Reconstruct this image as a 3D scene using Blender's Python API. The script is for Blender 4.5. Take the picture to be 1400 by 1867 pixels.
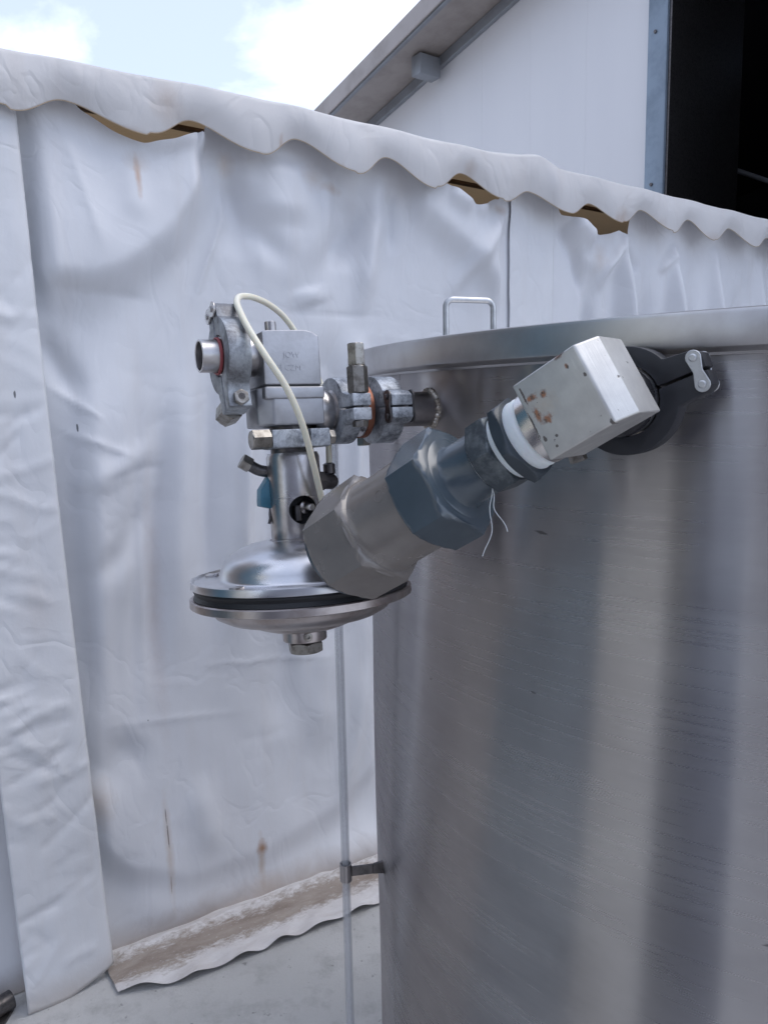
import bpy, bmesh, math, random
import numpy as np
from mathutils import Vector, Matrix, noise as mn
random.seed(7)
sc = bpy.context.scene
R = math.radians
for o in list(bpy.data.objects): bpy.data.objects.remove(o)

# ------------------------------------------------------------ camera
PITCH, ROLL, EYE = R(8.2), .02, 1.4
CF = Vector((0, math.cos(PITCH), -math.sin(PITCH))); U0 = Vector((0, math.sin(PITCH), math.cos(PITCH)))
CR = Vector((1, 0, 0)) * math.cos(ROLL) - U0 * math.sin(ROLL); CU = U0 * math.cos(ROLL) + Vector((1, 0, 0)) * math.sin(ROLL)
cd = bpy.data.cameras.new('camera'); cam = bpy.data.objects.new('camera', cd); sc.collection.objects.link(cam)
cd.sensor_fit = 'HORIZONTAL'; cd.sensor_width = 36; cd.lens = 36; cd.clip_start = .02; cd.clip_end = 500
m = Matrix.Identity(4)
for i in range(3): m[i][0], m[i][1], m[i][2] = CR[i], CU[i], -CF[i]
m.translation = (0, 0, EYE); cam.matrix_world = m; sc.camera = cam

# ------------------------------------------------------------ sky, sun, exposure
SUN_EL, SUN_BEAR = R(58), R(82)          # bearing clockwise from +Y
w = bpy.data.worlds.new('World'); sc.world = w; w.use_nodes = True
nt = w.node_tree; N = nt.nodes; L = nt.links; N.clear()
out = N.new('ShaderNodeOutputWorld'); bg = N.new('ShaderNodeBackground'); L.new(bg.outputs[0], out.inputs[0])
sky = N.new('ShaderNodeTexSky'); sky.sky_type = 'NISHITA'; sky.sun_disc = False
sky.sun_elevation = SUN_EL; sky.sun_rotation = SUN_BEAR; sky.air_density = 1.0; sky.dust_density = 1.2; sky.ozone_density = 2.5
bg.inputs[1].default_value = .115
tc = N.new('ShaderNodeTexCoord'); sep = N.new('ShaderNodeSeparateXYZ'); L.new(tc.outputs['Generated'], sep.inputs[0])
mx = N.new('ShaderNodeMath'); mx.operation = 'MAXIMUM'; L.new(sep.outputs[2], mx.inputs[0]); mx.inputs[1].default_value = .06
cb = N.new('ShaderNodeCombineXYZ')
for i in (0, 1):
    dv = N.new('ShaderNodeMath'); dv.operation = 'DIVIDE'; L.new(sep.outputs[i], dv.inputs[0]); L.new(mx.outputs[0], dv.inputs[1]); L.new(dv.outputs[0], cb.inputs[i])
cb.inputs[2].default_value = 12.9
nz = N.new('ShaderNodeTexNoise'); L.new(cb.outputs[0], nz.inputs['Vector']); nz.inputs['Scale'].default_value = 1.15; nz.inputs['Detail'].default_value = 7; nz.inputs['Roughness'].default_value = .55; nz.inputs['Distortion'].default_value = .25
rp = N.new('ShaderNodeValToRGB'); L.new(nz.outputs[0], rp.inputs[0])
rp.color_ramp.elements[0].position = .50; rp.color_ramp.elements[0].color = (.38, .38, .38, 1)
rp.color_ramp.elements[1].position = .68; rp.color_ramp.elements[1].color = (1, 1, 1, 1)
mix = N.new('ShaderNodeMix'); mix.data_type = 'RGBA'; L.new(rp.outputs[0], mix.inputs[0]); L.new(sky.outputs[0], mix.inputs[6])
mix.inputs[7].default_value = (8.7, 9.4, 11.4, 1)
L.new(mix.outputs[2], bg.inputs[0])
sl = bpy.data.lights.new('sun', 'SUN'); sun = bpy.data.objects.new('sun', sl); sc.collection.objects.link(sun)
sl.energy = .8; sl.angle = R(40); sl.color = (1, .95, .88)
sd = Vector((math.sin(SUN_BEAR) * math.cos(SUN_EL), math.cos(SUN_BEAR) * math.cos(SUN_EL), math.sin(SUN_EL)))
sun.rotation_euler = sd.to_track_quat('Z', 'Y').to_euler(); sun.location = (0, 0, 8)
vs = sc.view_settings; vs.view_transform = 'Standard'; vs.look = 'None'; vs.exposure = 0.64; vs.gamma = 1; vs.use_curve_mapping = False

# ------------------------------------------------------------ pixel -> point on a plane (survey helper)
def hit(px, py, p0, n):
    d = CF + CR * ((px - 700) / 1400) - CU * ((py - 933.5) / 1400)
    c = Vector((0, 0, EYE)); n = Vector(n)
    return c + d * ((Vector(p0) - c).dot(n) / d.dot(n))
def at(px, py, Y): return hit(px, py, (0, Y, 0), (0, 1, 0))

# ------------------------------------------------------------ materials
def mat(name, base=(.5, .5, .5), rough=.5, metal=0., **kw):
    m = bpy.data.materials.new(name); m.use_nodes = True
    b = m.node_tree.nodes['Principled BSDF']
    b.inputs['Base Color'].default_value = (*base, 1); b.inputs['Roughness'].default_value = rough; b.inputs['Metallic'].default_value = metal
    for k, v in kw.items(): b.inputs[k].default_value = v
    return m
class NT:
    def __init__(s, m): s.m = m; s.t = m.node_tree; s.n = s.t.nodes; s.l = s.t.links; s.b = s.n['Principled BSDF']
    def co(s, kind='Object'):
        k = s.n.new('ShaderNodeTexCoord'); return k.outputs[kind]
    def mapping(s, v, scale=(1, 1, 1), loc=(0, 0, 0), rot=(0, 0, 0)):
        k = s.n.new('ShaderNodeMapping'); s.l.new(v, k.inputs[0]); k.inputs['Scale'].default_value = scale; k.inputs['Location'].default_value = loc; k.inputs['Rotation'].default_value = rot
        return k.outputs[0]
    def noise(s, v, scale, detail=4, rough=.55, dist=0):
        k = s.n.new('ShaderNodeTexNoise'); s.l.new(v, k.inputs['Vector']); k.inputs['Scale'].default_value = scale; k.inputs['Detail'].default_value = detail; k.inputs['Roughness'].default_value = rough; k.inputs['Distortion'].default_value = dist
        return k.outputs[0]
    def ramp(s, v, a, b, ca=(0, 0, 0), cb=(1, 1, 1)):
        k = s.n.new('ShaderNodeValToRGB'); s.l.new(v, k.inputs[0]); e = k.color_ramp.elements
        e[0].position = a; e[0].color = (*ca, 1); e[1].position = b; e[1].color = (*cb, 1)
        return k.outputs[0]
    def math(s, op, a, b=0.):
        k = s.n.new('ShaderNodeMath'); k.operation = op
        for i, x in enumerate((a, b)):
            if hasattr(x, 'links'): s.l.new(x, k.inputs[i])
            else: k.inputs[i].default_value = x
        return k.outputs[0]
    def mix(s, f, a, b, mode='MIX'):
        k = s.n.new('ShaderNodeMix'); k.data_type = 'RGBA'; k.blend_type = mode
        for i, x in ((0, f), (6, a), (7, b)):
            if hasattr(x, 'links'): s.l.new(x, k.inputs[i])
            elif i == 0: k.inputs[0].default_value = x
            else: k.inputs[i].default_value = (*x, 1)
        return k.outputs[2]
    def spot(s, v, c, rad, soft=.6, wob=None):           # ellipse mask 1 in the middle
        mp = s.mapping(v, (1 / rad[0], 1 / rad[1], 1 / rad[2] if len(rad) > 2 else 0), (-c[0] / rad[0], -c[1] / rad[1], -c[2] / rad[2] if len(rad) > 2 else 0))
        k = s.n.new('ShaderNodeVectorMath'); k.operation = 'LENGTH'; s.l.new(mp, k.inputs[0]); d = k.outputs['Value']
        if wob is not None: d = s.math('ADD', d, wob)
        return s.ramp(d, 1 - soft, 1, (1, 1, 1), (0, 0, 0))
    def bump(s, h, strength=.2, dist=.001):
        k = s.n.new('ShaderNodeBump'); s.l.new(h, k.inputs['Height']); k.inputs['Strength'].default_value = strength; k.inputs['Distance'].default_value = dist
        s.l.new(k.outputs[0], s.b.inputs['Normal'])
    def set(s, k, v): s.l.new(v, s.b.inputs[k])

def metal_mat(name, base, rough, dirt=(.25, .22, .2), dirt_amt=.5, scale=60, streak=None, bump=.15, spread=(.45, .7)):
    m = mat(name, base, rough, 1.); t = NT(m); c = t.co()
    n1 = t.noise(c, scale, 6, .65); n2 = t.noise(c, scale * 6, 4)
    f = t.math('MULTIPLY', t.ramp(n1, spread[0], spread[1]), dirt_amt)
    t.set('Base Color', t.mix(f, base, dirt))
    rr = t.math('ADD', t.math('MULTIPLY', n1, .25), rough - .12); t.set('Roughness', rr)
    if streak: n2 = t.noise(t.mapping(c, streak), 1, 3)
    t.bump(n2, bump, .0004)
    return m
M = {}
M['steel'] = metal_mat('satin_stainless_steel', (.52, .50, .50), .30, (.30, .27, .25), .6, 40, (30, 30, 1800), .12)
M['polish'] = metal_mat('polished_stainless_steel', (.62, .62, .64), .30, (.5, .48, .47), .5, 25, None, .08)
M['bottom_steel'] = metal_mat('stained_stainless_steel', (.46, .42, .41), .33, (.26, .2, .17), .8, 35)
M['cast_steel'] = metal_mat('blasted_steel_casting', (.44, .44, .46), .48, (.26, .26, .27), .35, 50, None, .3)
M['nut_steel'] = metal_mat('worn_nickel_nut', (.35, .33, .30), .38, (.12, .10, .085), .8, 120)
M['dark_steel'] = metal_mat('dark_oiled_steel', (.15, .14, .14), .42, (.05, .05, .05), .7, 90)
M['blackhole'] = mat('bore_shade', (.012, .012, .014), .6)  # near-black colour paints the shade deep inside open holes
M['weld'] = metal_mat('weld_bead', (.62, .57, .5), .38, (.2, .15, .12), .9, 150, None, .8)
M['rubber'] = mat('black_rubber', (.012, .012, .014), .5)
M['copper'] = metal_mat('copper_gasket', (.33, .15, .10), .5, (.2, .09, .06), .7, 150)
M['red_gasket'] = mat('red_silicone', (.30, .06, .065), .55)
M['handle_steel'] = metal_mat('galvanised_rod', (.55, .56, .57), .4, (.3, .3, .3), .5, 60)

# oxidised aluminium clamp: white bloom over grey
m = mat('oxidised_aluminium', (.4, .42, .44), .55, .55); t = NT(m); c = t.co()
n1 = t.noise(c, 60, 8, .7, .4); n2 = t.noise(c, 420, 4, .7)
f1 = t.ramp(t.math('ADD', n1, t.math('MULTIPLY', n2, .35)), .52, .78)
base = t.mix(f1, (.15, .16, .18), (.52, .55, .59))
t.set('Base Color', base); t.set('Metallic', t.ramp(n1, .4, .7, (.85, .85, .85), (.2, .2, .2))); t.bump(t.math('ADD', n1, n2), .35, .0006); M['alu'] = m

m = mat('dull_aluminium', (.4, .42, .44), .5, .75); t = NT(m); c = t.co()
n1 = t.noise(c, 32, 7, .65, .4); n2 = t.noise(c, 420, 4, .7)
t.set('Base Color', t.mix(t.ramp(t.math('ADD', n1, t.math('MULTIPLY', n2, .25)), .50, .80), (.17, .17, .18), (.50, .53, .56))); t.bump(t.math('ADD', n1, n2), .3, .0005); M['alu_dark'] = m
# right elbow block: bright milled stainless with rust spots (local frame: X across, Y out, Z towards the outlet)
m = mat('milled_steel_block', (.60, .60, .58), .44, .82); t = NT(m); c = t.co()
wob = t.math('MULTIPLY', t.math('SUBTRACT', t.noise(c, 330, 4, .7), .5), 1.6)
n1 = t.noise(c, 70, 5); sp = t.noise(c, 190, 3, .6)
col = t.mix(t.ramp(n1, .35, .75), (.56, .55, .53), (.68, .67, .64))
rust = None
for cc, rad in [((-.002, .027, .0180), (.0075, .01, .0030)), ((.003, .027, .0135), (.0036, .01, .0055)), ((.0045, .027, .0125), (.0035, .01, .0022)), ((-.014, .027, .0165), (.003, .01, .0058)), ((-.012, .027, .008), (.0034, .01, .0034)), ((-.027, .027, -.012), (.002, .01, .004)), ((-.019, .027, -.014), (.0022, .01, .0016))]:
    s_ = t.spot(c, cc, rad, .8, wob); rust = s_ if rust is None else t.math('MAXIMUM', rust, s_)
halo = t.spot(c, (-.006, .027, .012), (.012, .01, .014), 1., wob)
col = t.mix(t.math('MULTIPLY', halo, .28), col, (.62, .45, .30))
col = t.mix(t.math('MULTIPLY', t.ramp(rust, .05, .85), .9), col, t.mix(t.ramp(t.noise(c, 500, 3), .4, .6), (.10, .045, .025), (.36, .14, .05)))
dk = None
for cc, rad in [((.002, .027, .024), (.012, .01, .0012)), ((-.018, .027, .021), (.009, .01, .0011)), ((.014, .027, .021), (.003, .01, .0016)), ((-.028, .027, -.015), (.0018, .01, .003)), ((-.008, .027, -.022), (.002, .01, .0012)), ((.027, .027, -.023), (.003, .01, .0015)), ((-.013, .027, .0085), (.001, .01, .001)), ((-.018, .027, -.0145), (.0016, .01, .001)), ((.016, .027, .013), (.0013, .01, .0013)), ((.022, .027, .016), (.0013, .01, .0013))]:
    s_ = t.spot(c, cc, rad, .7, wob); dk = s_ if dk is None else t.math('MAXIMUM', dk, s_)
pit = t.ramp(sp, .70, .74); dk = t.math('MAXIMUM', t.ramp(dk, .2, .6), pit)
col = t.mix(t.math('MULTIPLY', dk, .85), col, (.045, .03, .022))
t.set('Base Color', col); t.set('Metallic', t.math('SUBTRACT', .82, t.math('MULTIPLY', t.math('MAXIMUM', dk, rust), .8)))
t.bump(t.math('SUBTRACT', t.noise(t.mapping(c, (60, 900, 900)), 1, 3), dk), .25, .0004); M['block'] = m
M['block_neck'] = metal_mat('turned_steel_neck', (.66, .64, .62), .25, (.35, .3, .27), .5, 40, (900, 60, 60), .15)

def plastic(name, base, rough, var=.25, scr=.3, coat=.0):
    m = mat(name, base, rough); t = NT(m); c = t.co(); n1 = t.noise(c, 30, 5, .6); n2 = t.noise(c, 260, 4, .7)
    lo = tuple(x * (1 - var) for x in base); hi = tuple(min(1, x * (1 + var)) for x in base)
    t.set('Base Color', t.mix(t.ramp(n1, .3, .7), lo, hi)); t.set('Roughness', t.math('ADD', t.math('MULTIPLY', n1, .16), rough - .08)); t.bump(t.math('ADD', n1, t.math('MULTIPLY', n2, .12)), .08, .0006)
    return m
M['pvc_blue'] = plastic('grey_blue_pvc', (.060, .080, .098), .24, .12)
M['pvc_brown'] = plastic('grey_brown_pvc', (.185, .165, .150), .25, .12)
for k_ in ('pvc_blue', 'pvc_brown'): M[k_].node_tree.nodes['Principled BSDF'].inputs['Specular IOR Level'].default_value = .8
M['black_plastic'] = plastic('black_nylon', (.022, .023, .028), .48)
M['wrinkled'] = plastic('wrinkled_black_film', (.02, .02, .023), .22)
M['teal_plastic'] = plastic('teal_plastic', (.05, .18, .26), .4)
M['navy'] = plastic('navy_paint', (.005, .009, .04), .5)
# hex nipples: dark with grey worn patches
m = mat('worn_black_iron', (.05, .06, .07), .42, .3); t = NT(m); c = t.co(); n1 = t.noise(c, 55, 7, .75)
t.set('Base Color', t.mix(t.ramp(n1, .45, .70), (.05, .062, .072), (.17, .19, .20))); t.bump(n1, .3, .0006); M['iron'] = m
m = mat('ptfe_tape', (.80, .82, .83), .5, 0, **{'Subsurface Weight': .1}); t = NT(m); c = t.co(); t.bump(t.noise(t.mapping(c, (200, 200, 1600)), 1, 3), .5, .0006); M['ptfe'] = m
M['iron2'] = plastic('dark_painted_iron', (.030, .040, .050), .38, .2)
m = mat('milky_tube', (.80, .76, .62), .28, 0, **{'Subsurface Weight': .35, 'Subsurface Radius': (.004, .003, .002)}); M['tube'] = m
# clear sight tube: mostly see-through with real reflections
m = bpy.data.materials.new('clear_acrylic'); m.use_nodes = True; t_ = m.node_tree; t_.nodes.clear()
o_ = t_.nodes.new('ShaderNodeOutputMaterial'); mxs = t_.nodes.new('ShaderNodeMixShader'); tr = t_.nodes.new('ShaderNodeBsdfTransparent'); gl = t_.nodes.new('ShaderNodeBsdfGlossy'); lw = t_.nodes.new('ShaderNodeLayerWeight')
tr.inputs[0].default_value = (.93, .935, .94, 1); gl.inputs['Roughness'].default_value = .08; lw.inputs[0].default_value = .5; pw = t_.nodes.new('ShaderNodeMath'); pw.operation = 'POWER'; pw.inputs[1].default_value = 4.; ma = t_.nodes.new('ShaderNodeMath'); ma.operation = 'MULTIPLY_ADD'; ma.inputs[1].default_value = .6; ma.inputs[2].default_value = .05
t_.links.new(lw.outputs['Facing'], pw.inputs[0]); t_.links.new(pw.outputs[0], ma.inputs[0])
t_.links.new(ma.outputs[0], mxs.inputs[0]); t_.links.new(tr.outputs[0], mxs.inputs[1]); t_.links.new(gl.outputs[0], mxs.inputs[2]); dfz = t_.nodes.new('ShaderNodeBsdfDiffuse'); dfz.inputs[0].default_value = (.78, .78, .80, 1); mz = t_.nodes.new('ShaderNodeMixShader'); mz.inputs[0].default_value = .22; t_.links.new(mxs.outputs[0], mz.inputs[1]); t_.links.new(dfz.outputs[0], mz.inputs[2]); t_.links.new(mz.outputs[0], o_.inputs[0]); M['clear'] = m

# tank steel, UV in metres (arc length, height)
m = mat('brushed_tank_steel', (.42, .42, .43), .3, 1.); t = NT(m); uv = t.co('UV')
st = t.noise(t.mapping(uv, (1.6, 200, 1)), 1, 5, .6); st2 = t.noise(t.mapping(uv, (9, 700, 1)), 1, 3, .6)
bl = t.noise(t.mapping(uv, (2.2, 3.0, 1), (3, 1, 0)), 1, 6, .6, .6); bl2 = t.noise(t.mapping(uv, (5, 9, 1)), 1, 4, .6, .5)
col = t.mix(t.ramp(bl, .35, .7), (.395, .375, .38), (.52, .505, .50))
col = t.mix(t.math('MULTIPLY', t.ramp(bl2, .52, .80), .25), col, (.25, .225, .225))
sc1 = t.ramp(t.noise(t.mapping(uv, (14, 60, 1), (0, 0, 4)), 1, 3, .6), .715, .74)
sc2 = t.ramp(t.noise(t.mapping(uv, (70, 22, 1), (9, 2, 4)), 1, 2, .5), .765, .785)
scr = t.math('MAXIMUM', sc1, sc2)
col = t.mix(t.math('MULTIPLY', t.ramp(t.noise(t.mapping(uv, (1.3, 120, 1), (5, 0, 2)), 1, 6, .7), .45, .75), .16), col, (.54, .53, .54))
col = t.mix(t.math('MULTIPLY', t.ramp(t.noise(t.mapping(uv, (1.5, 4.5, 1), (1, 8, 2)), 1, 4, .6, .8), .52, .75), .28), col, (.25, .235, .245))
col = t.mix(t.math('MULTIPLY', scr, .6), col, (.06, .055, .055))
t.set('Base Color', col)
t.set('Roughness', t.math('ADD', t.math('MULTIPLY', bl2, .10), t.math('ADD', t.math('MULTIPLY', st, .16), .12)))
def brushed(t, col, rough, aniso, bumpn, bs):
    g_ = t.n.new('ShaderNodeBsdfAnisotropic'); df = t.n.new('ShaderNodeBsdfDiffuse'); ms = t.n.new('ShaderNodeMixShader'); tg = t.n.new('ShaderNodeTangent'); tg.direction_type = 'UV_MAP'
    bp = t.n.new('ShaderNodeBump'); bp.inputs['Strength'].default_value = bs; bp.inputs['Distance'].default_value = .0006; t.l.new(bumpn, bp.inputs['Height'])
    t.l.new(col, g_.inputs['Color']); t.l.new(rough, g_.inputs['Roughness']); g_.inputs['Anisotropy'].default_value = aniso; t.l.new(tg.outputs[0], g_.inputs['Tangent']); t.l.new(bp.outputs[0], g_.inputs['Normal'])
    t.l.new(t.mix(.6, col, (0, 0, 0)), df.inputs['Color']); ms.inputs[0].default_value = .10; t.l.new(g_.outputs[0], ms.inputs[1]); t.l.new(df.outputs[0], ms.inputs[2]); t.l.new(ms.outputs[0], t.n['Material Output'].inputs[0])
bsum = t.math('ADD', t.math('ADD', st, t.math('MULTIPLY', st2, .5)), t.math('MULTIPLY', bl, 14.))
brushed(t, col, t.math('ADD', t.math('MULTIPLY', bl2, .08), t.math('ADD', t.math('MULTIPLY', st, .14), .175)), .76, bsum, .04); M['tank'] = m
m = metal_mat('satin_rim_steel', (.55, .545, .55), .34, (.36, .33, .32), .6, 9, None, .1); M['rim'] = m

def fabric(name, base, stains_patches=(), marks=(), dirt=None, rough=.5, bump=.25, trans=0.):
    m = mat(name, base, rough); t = NT(m); uv = t.co('UV')
    n1 = t.noise(uv, 2.2, 5, .6); n2 = t.noise(t.mapping(uv, (1, .8, 1)), 18, 6, .6, .6); n3 = t.noise(t.mapping(uv, (14, 1.2, 1)), 1, 5, .6)
    wb = t.math('MULTIPLY', t.math('SUBTRACT', t.noise(uv, 30, 5, .65), .5), 1.0)
    wb2 = t.math('MULTIPLY', t.math('SUBTRACT', t.noise(uv, 90, 3, .65), .5), .7)
    lo = tuple(x * .90 for x in base)
    col = t.mix(t.ramp(n1, .35, .7), lo, base)
    col = t.mix(t.math('MULTIPLY', t.ramp(n3, .52, .75), .22), col, (base[0] * .8, base[1] * .74, base[2] * .68))
    sep = t.n.new('ShaderNodeSeparateXYZ'); t.l.new(uv, sep.inputs[0])
    for c, rad, colr, amt in stains_patches:
        col = t.mix(t.math('MULTIPLY', t.spot(uv, c, rad, .95, wb), amt), col, colr)
    for c, rad, colr, amt in marks:
        col = t.mix(t.math('MULTIPLY', t.ramp(t.spot(uv, c, rad, .7, wb2), .3, .6), amt), col, colr)
    if dirt:                                               # grime along a height band
        (z0, z1, colr, amt) = dirt
        r_ = t.ramp(t.math('ADD', sep.outputs[1], t.math('MULTIPLY', t.math('SUBTRACT', n2, .5), .05)), min(z0, z1), max(z0, z1), (1, 1, 1), (0, 0, 0))
        col = t.mix(t.math('MULTIPLY', r_, amt), col, colr)
    t.set('Base Color', col)
    rg = t.math('ABSOLUTE', t.math('SUBTRACT', t.noise(t.mapping(uv, (1, .7, 1), (3, 7, 0), (0, 0, .5)), 5.5, 2.5, .55, .9), .5))
    rg = t.math('MULTIPLY', t.ramp(rg, .0, .06), 1.1)
    t.bump(t.math('ADD', t.math('ADD', t.math('MULTIPLY', n2, .8), rg), t.math('MULTIPLY', t.noise(uv, 120, 4), .2)), bump, .004)
    if trans:
        mo = t.n['Material Output']; ms = t.n.new('ShaderNodeMixShader'); tl = t.n.new('ShaderNodeBsdfTranslucent'); tl.inputs[0].default_value = (*base, 1)
        ms.inputs[0].default_value = trans; t.l.new(t.b.outputs[0], ms.inputs[1]); t.l.new(tl.outputs[0], ms.inputs[2]); t.l.new(ms.outputs[0], mo.inputs[0])
    return m

# ------------------------------------------------------------ mesh helpers
COL = sc.collection
def obj(name, bm, material, parent=None, smooth=35, shift=None):
    if shift: bmesh.ops.translate(bm, verts=bm.verts, vec=shift)
    bmesh.ops.recalc_face_normals(bm, faces=bm.faces)
    me = bpy.data.meshes.new(name); bm.to_mesh(me); bm.free()
    if smooth:
        me.shade_smooth(); me.set_sharp_from_angle(angle=R(smooth))
    o = bpy.data.objects.new(name, me); COL.objects.link(o)
    if material is not None: me.materials.append(M[material] if isinstance(material, str) else material)
    if parent: o.parent = parent
    return o
def tag(o, label, cat, group=None, kind=None):
    if label: o['label'] = label
    if cat: o['category'] = cat
    if group: o['group'] = group
    if kind: o['kind'] = kind
    return o
def thing(name, label, cat, mw=None, group=None):
    o = bpy.data.objects.new(name, None); COL.objects.link(o); o.empty_display_size = .05
    if mw is not None: o.matrix_world = mw
    return tag(o, label, cat, group)
def bev(bm, off, seg=2, ang=30):
    es = [e for e in bm.edges if len(e.link_faces) == 2 and e.calc_face_angle(0) > R(ang)]
    if off > 0: bmesh.ops.bevel(bm, geom=es, offset=off, segments=seg, affect='EDGES', profile=.6, clamp_overlap=True)
    return bm
def box(x0, x1, y0, y1, z0, z1, b=0., seg=2, bm=None):
    n = bmesh.new(); vs_ = [n.verts.new((x, y, z)) for x in (x0, x1) for y in (y0, y1) for z in (z0, z1)]
    for q in ((0, 1, 3, 2), (4, 6, 7, 5), (0, 4, 5, 1), (2, 3, 7, 6), (0, 2, 6, 4), (1, 5, 7, 3)): n.faces.new([vs_[i] for i in q])
    bmesh.ops.recalc_face_normals(n, faces=n.faces)
    if b: bev(n, b, seg)
    return n if bm is None else merge(bm, n)
def merge(a, b):
    me = bpy.data.meshes.new('tmp'); b.to_mesh(me); b.free(); a.from_mesh(me); bpy.data.meshes.remove(me); return a
def prism(pts, z0, z1, b=0., seg=2):                       # outline in XY extruded along Z
    n = bmesh.new(); lo = [n.verts.new((x, y, z0)) for x, y in pts]; hi = [n.verts.new((x, y, z1)) for x, y in pts]
    n.faces.new(lo[::-1]); n.faces.new(hi); k = len(pts)
    for i in range(k): n.faces.new((lo[i], lo[(i + 1) % k], hi[(i + 1) % k], hi[i]))
    bmesh.ops.recalc_face_normals(n, faces=n.faces)
    if b: bev(n, b, seg, 40)
    return n
def lathe(prof, seg=64, closed=False, uvr=None):           # (r, z) around Z
    n = bmesh.new(); rings = []
    for r, z in prof:
        if r < 1e-6: rings.append([n.verts.new((0, 0, z))]); continue
        rings.append([n.verts.new((r * math.cos(2 * math.pi * i / seg), r * math.sin(2 * math.pi * i / seg), z)) for i in range(seg)])
    prs = list(zip(rings, rings[1:])) + ([(rings[-1], rings[0])] if closed else [])
    for a, b in prs:
        for i in range(seg):
            j = (i + 1) % seg
            if len(a) == 1 and len(b) == 1: continue
            if len(a) == 1: n.faces.new((a[0], b[i], b[j]))
            elif len(b) == 1: n.faces.new((a[i], a[j], b[0]))
            else: n.faces.new((a[i], a[j], b[j], b[i]))
    return n
def cyl(r, z0, z1, b=.0006, seg=40): return lathe([(0, z0), (r - b, z0), (r, z0 + b), (r, z1 - b), (r - b, z1), (0, z1)], seg)
def ring(r0, r1, z0, z1, b=.0006, seg=48): return lathe([(r0, z0 + b), (r0 + b, z0), (r1 - b, z0), (r1, z0 + b), (r1, z1 - b), (r1 - b, z1), (r0 + b, z1), (r0, z1 - b)], seg, True)
def hexa(Rc, z0, z1, ch=.12, phase=0., hole=0, b=.0008, taper=1.):   # hexagonal nut with turned (chamfered) ends
    n = bmesh.new(); seg = 60; prof = []
    Ri = Rc * math.cos(math.pi / 6)
    def rad(a, z):
        a2 = (a - phase) % (math.pi / 3) - math.pi / 6
        rh = Ri / math.cos(a2); h = Rc * ch
        lim = 1e9
        dz = min(z - z0, z1 - z)
        if ch: lim = Ri * .99 + dz * 1.9
        return min(rh, lim) * (1 + (taper - 1) * (z - z0) / (z1 - z0))
    zs = [z0] + [z0 + (z1 - z0) * f for f in (.04, .09, .15, .22, .3, .5, .7, .78, .85, .91, .96)] + [z1]
    rings = [[n.verts.new((rad(2 * math.pi * i / seg + phase, z) * math.cos(2 * math.pi * i / seg + phase), rad(2 * math.pi * i / seg + phase, z) * math.sin(2 * math.pi * i / seg + phase), z)) for i in range(seg)] for z in zs]
    for a, c in zip(rings, rings[1:]):
        for i in range(seg): n.faces.new((a[i], a[(i + 1) % seg], c[(i + 1) % seg], c[i]))
    n.faces.new(rings[0][::-1]); n.faces.new(rings[-1])
    return n
def xf(bm, mtx): bmesh.ops.transform(bm, matrix=mtx, verts=bm.verts); return bm
def frame(o, x, y, z):
    m = Matrix.Identity(4)
    for i in range(3): m[i][0], m[i][1], m[i][2], m[i][3] = x[i], y[i], z[i], o[i]
    return m
def align(p, d, up=(0, 0, 1)):                              # matrix taking +Z to d at p
    d = Vector(d).normalized(); u = Vector(up)
    if abs(d.dot(u)) > .95: u = Vector((1, 0, 0))
    x = u.cross(d).normalized(); return frame(p, x, d.cross(x), d)
def spline(pts, n=10):
    P = [Vector(p) for p in pts]; P = [2 * P[0] - P[1]] + P + [2 * P[-1] - P[-2]]; o = []
    for i in range(1, len(P) - 2):
        a, b, c, d = P[i - 1:i + 3]
        for k in range(n):
            t_ = k / n
            o.append(.5 * ((2 * b) + (c - a) * t_ + (2 * a - 5 * b + 4 * c - d) * t_ ** 2 + (3 * b - a - 3 * c + d) * t_ ** 3))
    return o + [P[-2]]
def tube(pts, r, seg=12, cap=True, closed=False):
    n = bmesh.new(); rings = []; P = [Vector(p) for p in pts]; ref = None
    for i, p in enumerate(P):
        if closed: t_ = (P[(i + 1) % len(P)] - P[i - 1]).normalized()
        else: t_ = (P[min(i + 1, len(P) - 1)] - P[max(i - 1, 0)]).normalized()
        if ref is None: ref = t_.orthogonal().normalized()
        ref = (ref - t_ * ref.dot(t_)).normalized(); bi = t_.cross(ref)
        rr = r[i] if hasattr(r, '__len__') else r
        rings.append([n.verts.new(p + (ref * math.cos(2 * math.pi * k / seg) + bi * math.sin(2 * math.pi * k / seg)) * rr) for k in range(seg)])
    for a, b in list(zip(rings, rings[1:])) + ([(rings[-1], rings[0])] if closed else []):
        for k in range(seg): n.faces.new((a[k], a[(k + 1) % seg], b[(k + 1) % seg], b[k]))
    if cap and not closed: n.faces.new(rings[0][::-1]); n.faces.new(rings[-1])
    return n
def grid(name, P, uvs, material, parent=None, thick=0., smooth=60):     # P[i][j] world positions (numpy), with UVs
    a, b = P.shape[:2]; me = bpy.data.meshes.new(name)
    idx = np.arange(a * b).reshape(a, b)
    q = np.stack([idx[:-1, :-1], idx[1:, :-1], idx[1:, 1:], idx[:-1, 1:]], -1).reshape(-1, 4)
    me.from_pydata(P.reshape(-1, 3).tolist(), [], q.tolist()); uvl = me.uv_layers.new(name='UVMap')
    uvl.data.foreach_set('uv', uvs.reshape(-1, 2)[q.reshape(-1)].reshape(-1).astype(np.float32))
    me.shade_smooth(); o = bpy.data.objects.new(name, me); COL.objects.link(o)
    me.materials.append(M[material] if isinstance(material, str) else material)
    if thick:
        s = o.modifiers.new('thickness', 'SOLIDIFY'); s.thickness = thick; s.offset = 0
    if parent: o.parent = parent
    return o

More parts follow.
